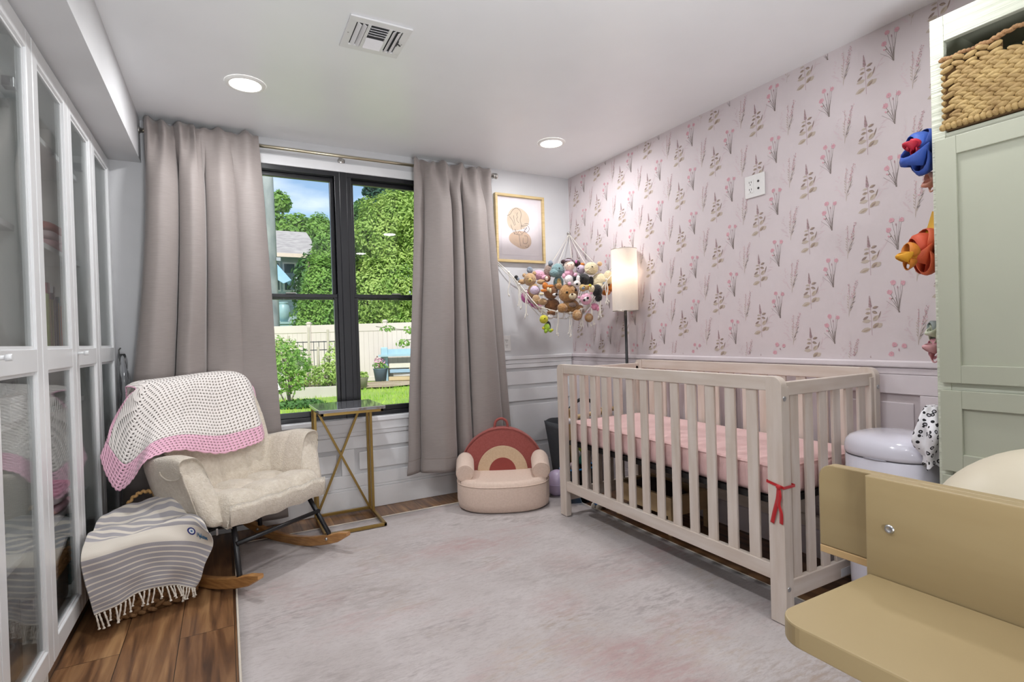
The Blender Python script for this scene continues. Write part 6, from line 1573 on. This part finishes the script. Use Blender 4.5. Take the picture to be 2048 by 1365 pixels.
g = q.build('grass_tufts', mat('grass blades', srgb(120, 168, 50), .8, col2=srgb(170, 196, 80), nscale=2), recalc=False); tag(g, 'tufts of longer grass standing in the lawn', 'grass', kind='stuff')
q = MB(); q.lathe([(0, .0), (1.3, .0), (1.9, -.02)], (4.2, 15.6, GZ+.055), 30, sx=1.3, sy=.55)
for v in q.bm.verts: v.co.x += .3*noise.noise(v.co*1.3); v.co.y += .3*noise.noise(v.co*1.7)
pt = q.build('bare_soil_patch', soil); tag(pt, 'bare dry soil patch in the lawn before the lumber pile', 'soil', kind='stuff')
# fence: runs square to the line of sight of the window
fa, fb = Vector((-3.6, 21.5, 0)), Vector((9.4, 14.4, 0)); fd = (fb-fa).normalized(); fl = (fb-fa).length; fn = Vector((fd.y, -fd.x, 0))
ft = thing('garden_fence', 'tall cream vinyl privacy fence across the back of the garden', 'fence', tuple(fa+Vector((0, 0, GZ))))
MF = Matrix(((fd.x, -fd.y, 0, fa.x), (fd.y, fd.x, 0, fa.y), (0, 0, 1, 0), (0, 0, 0, 1)))
d0_ = (Vector((2.42, 18.24, 0))-fa).length
for k in range(-3, 5):
    d = d0_+k*2.45
    if 0 < d < fl:
        q = MB(); q.box(d-.065, d+.065, -.065, .065, GZ-.02, 1.66, .008, M=MF); po = q.build('post', vin, ft)
        q = MB(); q.box(d-.082, d+.082, -.082, .082, 1.66, 1.69, .008, M=MF); q.box(d-.06, d+.06, -.06, .06, 1.69, 1.73, .02, M=MF); q.build('post_cap', vin, po)
    if 0 < d+1.2 < fl:
        q = MB(); q.box(d+.066, d+2.38, -.03, .03, 1.38, 1.62, .008, M=MF); q.box(d+.066, d+2.38, -.03, .03, GZ+.02, GZ+.17, .008, M=MF)
        for j in range(15): q.box(d+.066+j*.154, d+.066+j*.154+.150, -.016, .016, GZ+.17, 1.38, M=MF)
        q.build('panel', vin, ft)
# leaf cloud helper
def leaves(name, m_, blobs, n_, size, parent, seed, shape=None):
    R = random.Random(seed); q = MB(); tot = sum(b[1][0]*b[1][1]*b[1][2] for b in blobs)**1
    wts = [(b[1][0]*b[1][1]+b[1][1]*b[1][2]+b[1][0]*b[1][2]) for b in blobs]; W_ = sum(wts)
    bm = q.bm
    for (c, r), w2 in zip(blobs, wts):
        c = Vector(c)
        for k in range(int(n_*w2/W_)):
            d = Vector((R.gauss(0, 1), R.gauss(0, 1), R.gauss(0, 1))).normalized(); f = R.uniform(.55, 1.03)**.6*(1+.30*noise.noise(d*2.3+c))
            p = c+Vector((d.x*r[0], d.y*r[1], d.z*r[2]))*f
            n2 = (d+Vector((R.uniform(-.8, .8), R.uniform(-.8, .8), R.uniform(-.2, 1.0)))).normalized(); a = n2.orthogonal().normalized(); a = Matrix.Rotation(R.uniform(0, 6.3), 3, n2) @ a; b_ = n2.cross(a)
            s_ = size*R.uniform(.6, 1.3)
            vs_ = [bm.verts.new(p-a*s_), bm.verts.new(p-b_*s_*.45+n2*s_*.1), bm.verts.new(p+a*s_), bm.verts.new(p+b_*s_*.45+n2*s_*.1)]
            bm.faces.new(vs_)
    return q.build(name, m_, parent, recalc=False)
def leafmat(nm, c, c2, sc=1.5):
    m = mat(nm, srgb(*c), .6, col2=srgb(*c2), nscale=sc, lo=.3, hi=.7); n = m.node_tree; b = n.nodes['Principled BSDF']
    tr = n.nodes.new('ShaderNodeBsdfTranslucent'); mi = n.nodes.new('ShaderNodeMixShader'); o = n.nodes['Material Output']; mi.inputs[0].default_value = .35
    src = b.inputs['Base Color'].links[0].from_socket; n.links.new(src, tr.inputs[0]); n.links.new(b.outputs[0], mi.inputs[1]); n.links.new(tr.outputs[0], mi.inputs[2]); n.links.new(mi.outputs[0], o.inputs[0]); return m
LM = [leafmat('bright green leaves', (150, 190, 92), (108, 156, 66)), leafmat('deep green leaves', (104, 148, 76), (72, 118, 62)), leafmat('yellow green leaves', (190, 212, 122), (140, 178, 84)), leafmat('blue green needles', (70, 118, 96), (48, 90, 78))]
bark = mat('weathered bark', srgb(150, 140, 130), .9, nscale=4, col2=srgb(104, 92, 84), stretch=(1, 1, .2))
def tree(name, label, base, h, blobs, mi, n_, size, seed, tr=.12):
    t = thing(name, label, 'tree', base, 'trees and bushes beyond the fence'); q = MB(); b = Vector(base)
    top = Vector(base)+Vector((0, 0, h)); q.tube(catmull([b, b.lerp(top, .4)+Vector((.1, 0, 0)), b.lerp(top, .75), top], 14), [tr*(1-.05*k) for k in range(15)], 8); q.build('trunk', bark, t)
    leaves('crown', LM[mi], blobs, n_, size, t, seed); return t
tree('cedar_tree', 'dense bright green cedar beyond the fence in the left window pane', (3.0, 22.2, GZ), 4.5, [((3.25, 22.2, 1.5), (.95, .9, 1.6)), ((3.55, 22.1, 3.2), (.80, .8, 1.4)), ((3.75, 22.3, 4.8), (.65, .7, 1.1)), ((3.0, 22.0, 2.6), (.45, .5, .7)), ((4.2, 22.2, 2.8), (.8, .7, 2.2)), ((3.5, 22.4, 5.6), (.45, .5, .6)), ((2.7, 22, 1.0), (.5, .5, .6))], 0, 34000, .075, 1)
tree('leafy_tree', 'big yellow-green leafy tree filling the right window pane', (6.2, 21.9, GZ), 6.5, [((5.6, 21.8, 3.0), (1.2, 1.0, 1.6)), ((6.6, 21.5, 3.4), (1.4, 1.1, 1.8)), ((5.7, 21.8, 5.4), (1.1, .9, 1.5)), ((6.7, 21.6, 6.2), (1.1, 1, 1.3)), ((7.6, 21.0, 4.6), (1.1, 1.1, 2.6)), ((5.2, 22, 1.2), (1.1, .8, 1.1)), ((6.8, 21.2, 1.2), (1.3, .9, 1.2))], 2, 46000, .085, 2)
tree('cedar_tree', 'darker green cedar beside the leafy tree in the right window pane', (4.6, 23.0, GZ), 5.5, [((4.6, 23.0, 2.0), (.9, .8, 2.2)), ((4.7, 23, 4.3), (.7, .7, 1.8)), ((5.1, 23, 5.6), (.6, .6, 1.1))], 1, 18000, .08, 3)
tree('pine_tree', 'airy pine tree rising behind the neighbour house roof', (3.5, 37, GZ), 10, [((3.3, 37, 10.1), (.8, .6, .7)), ((2.6, 37, 8.9), (1.0, .8, .6)), ((4.2, 36.6, 8.5), (1.3, .8, .8)), ((3.2, 37, 7.5), (1.5, .9, .7)), ((5.3, 36.5, 8.0), (1.2, .9, 1.0)), ((6.4, 36.2, 7.7), (1.3, .9, .9)), ((7.4, 36, 7.0), (1.3, 1, 1.3)), ((4.9, 36.6, 6.8), (1.5, 1, 1.0)), ((5.9, 36, 5.2), (2.0, 1, 1.6)), ((2.2, 37, 7.0), (1.0, .8, .8))], 0, 16000, .16, 4)
tree('pine_tree', 'dark blue-green conifer showing at the top of the right window pane', (8.6, 30, GZ), 10, [((8.3, 30, 9.6), (1.2, 1, .9)), ((9.6, 29.8, 8.9), (1.4, 1, 1.1)), ((7.4, 30, 8.4), (.9, .8, .6)), ((8.6, 30, 7.4), (1.6, 1, 1.0))], 3, 9000, .15, 5)
tree('leafy_tree', 'mid green shrubby tree behind the fence between the two panes', (4.4, 25.5, GZ), 4, [((4.4, 25.5, 3.4), (1.6, 1, 2.2)), ((6.0, 25, 5.2), (1.6, 1, 2.2))], 1, 12000, .14, 6)
# neighbour house
hs = thing('neighbour_house', 'pale blue-grey neighbour house with a shingled roof beyond the fence', 'house', (2, 29, GZ))
hw_ = mat('pale blue grey siding', srgb(176, 196, 200), .7, nscale=1); 
hy = 27.6
q = MB()
for j in range(26): q.box(-4, 3.9, hy+.1-.02*(1), 32, GZ+j*.22, GZ+j*.22+.215) if j == 0 else q.box(-4, 3.9, hy+.1, hy+.14, GZ+j*.22, GZ+j*.22+.21)
q.box(-4, 3.9, hy+.14, 32, GZ+.21, 5.4); q.build('siding', hw_, hs)
q = MB(); q.poly([(-4.6, hy-.5, 5.25), (4.3, hy-.5, 5.25), (4.0, hy+2.6, 6.95), (-4.4, hy+2.6, 6.95)]); q.poly([(4.3, hy-.5, 5.25), (4.3, hy+5, 5.25), (4.0, hy+2.6, 6.95)]); q.poly([(-4.6, hy-.5, 5.25), (4.3, hy-.5, 5.25), (4.3, hy+5, 5.25), (-4.6, hy+5, 5.25)])
q.build('roof', mat('grey shingles', srgb(176, 172, 170), .9, col2=srgb(146, 142, 142), nscale=3, stretch=(1, 1, 6)), hs)
q = MB(); q.box(-4.6, 4.3, hy-.56, hy-.5, 5.12, 5.30); q.build('gutter', flat('peach fascia', (224, 206, 190), .6), hs)
dkg = flat('dark house window', (66, 84, 90), .15)
for x0, x1 in ((2.0, 2.45), (2.55, 3.15)):
    q = MB(); q.box(x0, x1, hy+.06, hy+.11, 3.55, 4.95); f_ = q.build('window', flat('white house trim', (222, 226, 226), .6), hs)
    q = MB(); q.box(x0+.07, x1-.07, hy+.04, hy+.07, 3.62, 4.88); q.build('pane', dkg, f_)
q = MB(); A = [(1.6, hy-.1, 5.05), (2.1, hy-.1, 5.05), (2.78, hy-1.2, 3.95), (2.45, hy-1.2, 3.80), (1.6, hy-1.0, 4.4)]; q.poly(A); q.poly([(2.1, hy-.1, 5.05), (2.15, hy+.1, 4.9), (2.8, hy+.05, 3.85), (2.78, hy-1.2, 3.95)]); q.build('awning', flat('light blue awning', (150, 192, 222), .6), hs, solid=.03)
q = MB(); q.box(1.0, 3.0, hy-1.2, hy+.1, 1.95, 2.05); q.box(1.1, 2.9, hy-1.15, hy+.1, GZ, 1.95); q.build('porch', flat('pale teal porch', (150, 180, 182), .7), hs)
t = thing('garden_urn', 'pale blue ceramic urn on the neighbour porch', 'urn', (2.45, 26.7, 2.05))
q = MB(); q.lathe([(0, 0), (.14, 0), (.26, .25), (.29, .5), (.24, .75), (.18, .84), (.22, .88), (.21, .92), (0, .9)], (2.45, 26.75, 2.051), 28); q.build('urn_body', flat('pale blue glaze', (150, 184, 190), .4), t)
# utility pole
t = thing('utility_pole', 'grey weathered wooden utility pole left of the window view', 'pole', (1.52, 20.8, GZ))
q = MB(); q.tube([(1.56, 20.8, GZ), (1.54, 20.8, 2), (1.52, 20.82, 5), (1.48, 20.82, 9)], [.23, .22, .215, .20], 16); q.build('pole_shaft', mat('weathered blue grey wood', srgb(152, 158, 158), .9, col2=srgb(112, 122, 124), nscale=2.2, stretch=(1, 1, .5), bump=.5), t)
q = MB(); q.box(1.70, 1.84, 20.55, 20.68, 4.0, 4.12); q.build('bracket', steel, t)
# planting bed with a low wall
t = thing('planter_wall', 'low pale concrete wall edging the vegetable bed', 'garden wall', (1.4, 13.4, GZ))
q = MB(); p0, p1 = Vector((-.6, 14.3, 0)), Vector((2.45, 13.18, 0)); dd = (p1-p0).normalized(); MP = Matrix(((dd.x, -dd.y, 0, p0.x), (dd.y, dd.x, 0, p0.y), (0, 0, 1, 0), (0, 0, 0, 1)))
q.box(0, (p1-p0).length, 0, .15, GZ-.03, .0, .01, M=MP); q.build('wall_block', conc, t)
q = MB(); q.box(0, (p1-p0).length-.1, .16, 1.3, GZ, -.03, M=MP); q.build('bed_soil', soil, t)
for k, (x, y, h) in enumerate(((.98, 14.2, 1.42), (1.15, 14.3, 1.2), (1.4, 14.5, 1.25), (1.83, 14.1, 1.45), (2.27, 14.0, 1.38), (2.60, 13.9, 1.45), (1.62, 14.4, .9), (2.1, 14.5, .95))):
    t = thing('garden_stake', ['first wooden stake from the left in the vegetable bed', 'short thick stake second from the left in the vegetable bed', 'dark stake third from the left in the vegetable bed', 'tall stake fourth from the left in the vegetable bed', 'pale stake by the centre of the vegetable bed', 'tall stake at the right end of the vegetable bed', 'low cane hidden among the bed leaves on the left', 'low cane hidden among the bed leaves on the right'][k], 'stake', (x, y, GZ), 'stakes in the vegetable bed')
    q = MB(); q.tube([(x, y, GZ-.02), (x+.02, y, h)], .03 if k != 1 else .045, 8); q.build('stake_pole', flat('grey cane', (176, 170, 150), .9), t)
t = thing('metal_fence', 'low black metal fence behind the vegetable bed', 'fence', (1.9, 15.2, GZ))
q = MB(); pa, pb = Vector((.6, 16.0, 0)), Vector((2.75, 14.96, 0)); ml = (pb-pa).length; mdv = (pb-pa).normalized()
bmt = flat('black fence iron', (60, 64, 66), .6)
for z_ in (1.08, .86, -.1): q.tube([pa+Vector((0, 0, z_)), pb+Vector((0, 0, z_))], .014, 6)
q.build('rail', bmt, t)
for k in range(18):
    p = pa+mdv*(ml*k/17); q = MB(); q.tube([p+Vector((0, 0, GZ)), p+Vector((0, 0, 1.10))], .009, 6); q.build('picket', bmt, t)
def shrub(name, label, base, blobs, mi, n_, size, seed, cat='shrub'):
    t = thing(name, label, cat, base, 'plants in the garden'); q = MB(); b = Vector(base); R = random.Random(seed)
    for k in range(6):
        bl_ = blobs[k % len(blobs)][0]; q.tube(catmull([b+Vector((R.uniform(-.05, .05), 0, 0)), b.lerp(Vector(bl_), .5)+Vector((R.uniform(-.1, .1), 0, 0)), Vector(bl_)+Vector((R.uniform(-.1, .1), 0, 0))], 8), .014, 6)
    q.build('stems', bark, t); leaves('foliage', LM[mi], blobs, n_, size, t, seed); return t
shrub('young_tree', 'small leafy young tree with a thin bent trunk in the lawn', (1.13, 11.8, GZ), [((1.0, 11.8, .75), (.42, .4, .45)), ((1.15, 11.8, .35), (.38, .35, .35)), ((.75, 11.8, .45), (.3, .3, .5)), ((1.35, 11.9, .65), (.25, .3, .3))], 0, 1500, .05, 11, 'tree')
shrub('tomato_plants', 'sprawling yellow-green tomato plants at the right of the vegetable bed', (2.3, 13.9, -.03), [((2.45, 13.9, .55), (.30, .25, .5)), ((2.2, 13.9, .25), (.35, .25, .32)), ((2.65, 13.8, .85), (.16, .2, .35))], 2, 1500, .05, 12)
shrub('bean_plants', 'thin leafy plants in the middle of the vegetable bed', (1.75, 14.1, -.03), [((1.75, 14.1, .3), (.35, .3, .35)), ((1.5, 14.2, .75), (.22, .2, .4)), ((1.2, 14.2, .9), (.25, .2, .3))], 2, 800, .05, 13)
shrub('weed_clump', 'low dark green weeds at the foot of the young tree', (1.25, 11.6, GZ), [((1.3, 11.6, -.18), (.5, .3, .09))], 1, 700, .05, 14)
# near branch hanging in from the right
t = thing('hanging_branch', 'leafy branch reaching in from the right in front of the fence', 'branch', (2.5, 7.8, 1.1), 'plants in the garden')
q = MB(); 
for P_ in ([(2.9, 7.6, 1.3), (2.5, 7.75, 1.22), (2.2, 7.9, 1.24), (2.0, 8.0, 1.28)], [(2.9, 7.6, 1.15), (2.5, 7.75, 1.08), (2.3, 7.85, 1.02)], [(2.9, 7.6, 1.3), (2.7, 7.7, .9)]): q.tube(catmull(P_, 10), .006, 5)
q.build('twigs', bark, t)
leaves('foliage', LM[0], [((2.45, 7.78, 1.21), (.12, .1, .06)), ((2.15, 7.9, 1.24), (.12, .1, .04)), ((2.36, 7.8, 1.02), (.11, .1, .06)), ((2.6, 7.7, 1.1), (.15, .1, .15)), ((2.55, 7.7, .95), (.06, .06, .06))], 330, .028, t, 15)
# pots and lumber
pots = (((3.30, 14.85), .15, (150, 144, 130), 'small grey-green plant pot with yellow leaves by the fence', 2), ((4.25, 16.6), .22, (92, 112, 124), 'blue-grey plant pot with pink flowers by the lumber pile', 0))
for (x, y), r_, c, lb, lm in pots:
    t = thing('plant_pot', lb, 'plant pot', (x, y, GZ)); q = MB(); q.lathe([(0, 0), (r_*.75, 0), (r_, r_*1.7), (r_*1.06, r_*1.8), (r_*.9, r_*1.8), (r_*.85, r_*1.5), (0, r_*1.5)], (x, y, GZ+.05), 24); q.build('pot', flat('pot %d' % c[0], c, .7), t)
    leaves('foliage', LM[lm], [((x, y, GZ+.05+r_*2.1), (r_*1.1, r_, r_*.7))], 130, .06, t, 30)
    if lm == 0: leaves('blossom', flat('pink petals', (226, 160, 186), .8), [((x, y, GZ+.05+r_*2.7), (r_*.9, r_*.8, r_*.8))], 90, .045, t, 31)
LP = Vector((4.45, 16.55, 0)); ld = fd; ML = Matrix(((ld.x, -ld.y, 0, LP.x), (ld.y, ld.x, 0, LP.y), (0, 0, 1, 0), (0, 0, 0, 1)))
t = thing('garden_rack', 'pale blue painted potting rack standing against the fence', 'rack', tuple(LP))
bl_m = flat('faded blue paint', (162, 194, 206), .7)
for x in (0, 2.2):
    q = MB(); q.box(x-.18, x+.03, -.05, .05, GZ, .85 if x == 0 else .6, .04, M=ML); q.build('end_board', bl_m, t)
q = MB(); q.box(-.2, 2.3, -.25, .28, .56, .62, M=ML); q.box(-.1, 2.3, .18, .22, .62, .78, M=ML); q.build('shelf_board', bl_m, t)
wdc = [(196, 178, 140), (206, 204, 200), (150, 178, 196), (190, 170, 136), (214, 208, 190), (168, 150, 124)]
for k, (x0, x1, y0, z0, z1, lb) in enumerate(((.1, 1.5, -.3, -.18, -.06, 'grey-tan plank at the bottom of the lumber pile'), (.25, 1.9, -.25, -.05, .04, 'white board second from the bottom of the lumber pile'), (.15, 1.0, -.35, .06, .16, 'light blue drain pipe board in the lumber pile'), (.75, 2.0, -.28, .06, .2, 'tan beam in the middle of the lumber pile'), (.1, .9, -.2, .2, .34, 'pale bucket-sized block on the lumber pile'), (.9, 2.1, -.2, .24, .36, 'brown beam at the top of the lumber pile'))):
    t = thing('lumber_board', lb, 'board', tuple(ML @ Vector((x0, y0, z0))), 'boards stacked by the fence'); q = MB(); q.box(x0, x1, y0, y0+.25, z0, z1, .006, M=ML @ Matrix.Rotation(.03*(-1)**k, 4, 'Z')); q.build('board_body', flat('timber %d' % k, wdc[k], .85, nscale=5), t)
t = thing('leaning_panel', 'white and green painted panel leaning on the lumber pile', 'panel', tuple(ML @ Vector((.9, -.5, GZ))))
q = MB(); q.box(.85, 1.6, -.6, -.57, GZ+.04, .10, M=ML); q.build('panel_board', mat('white green mottled paint', srgb(222, 224, 214), .7, col2=srgb(150, 168, 150), nscale=5), t)
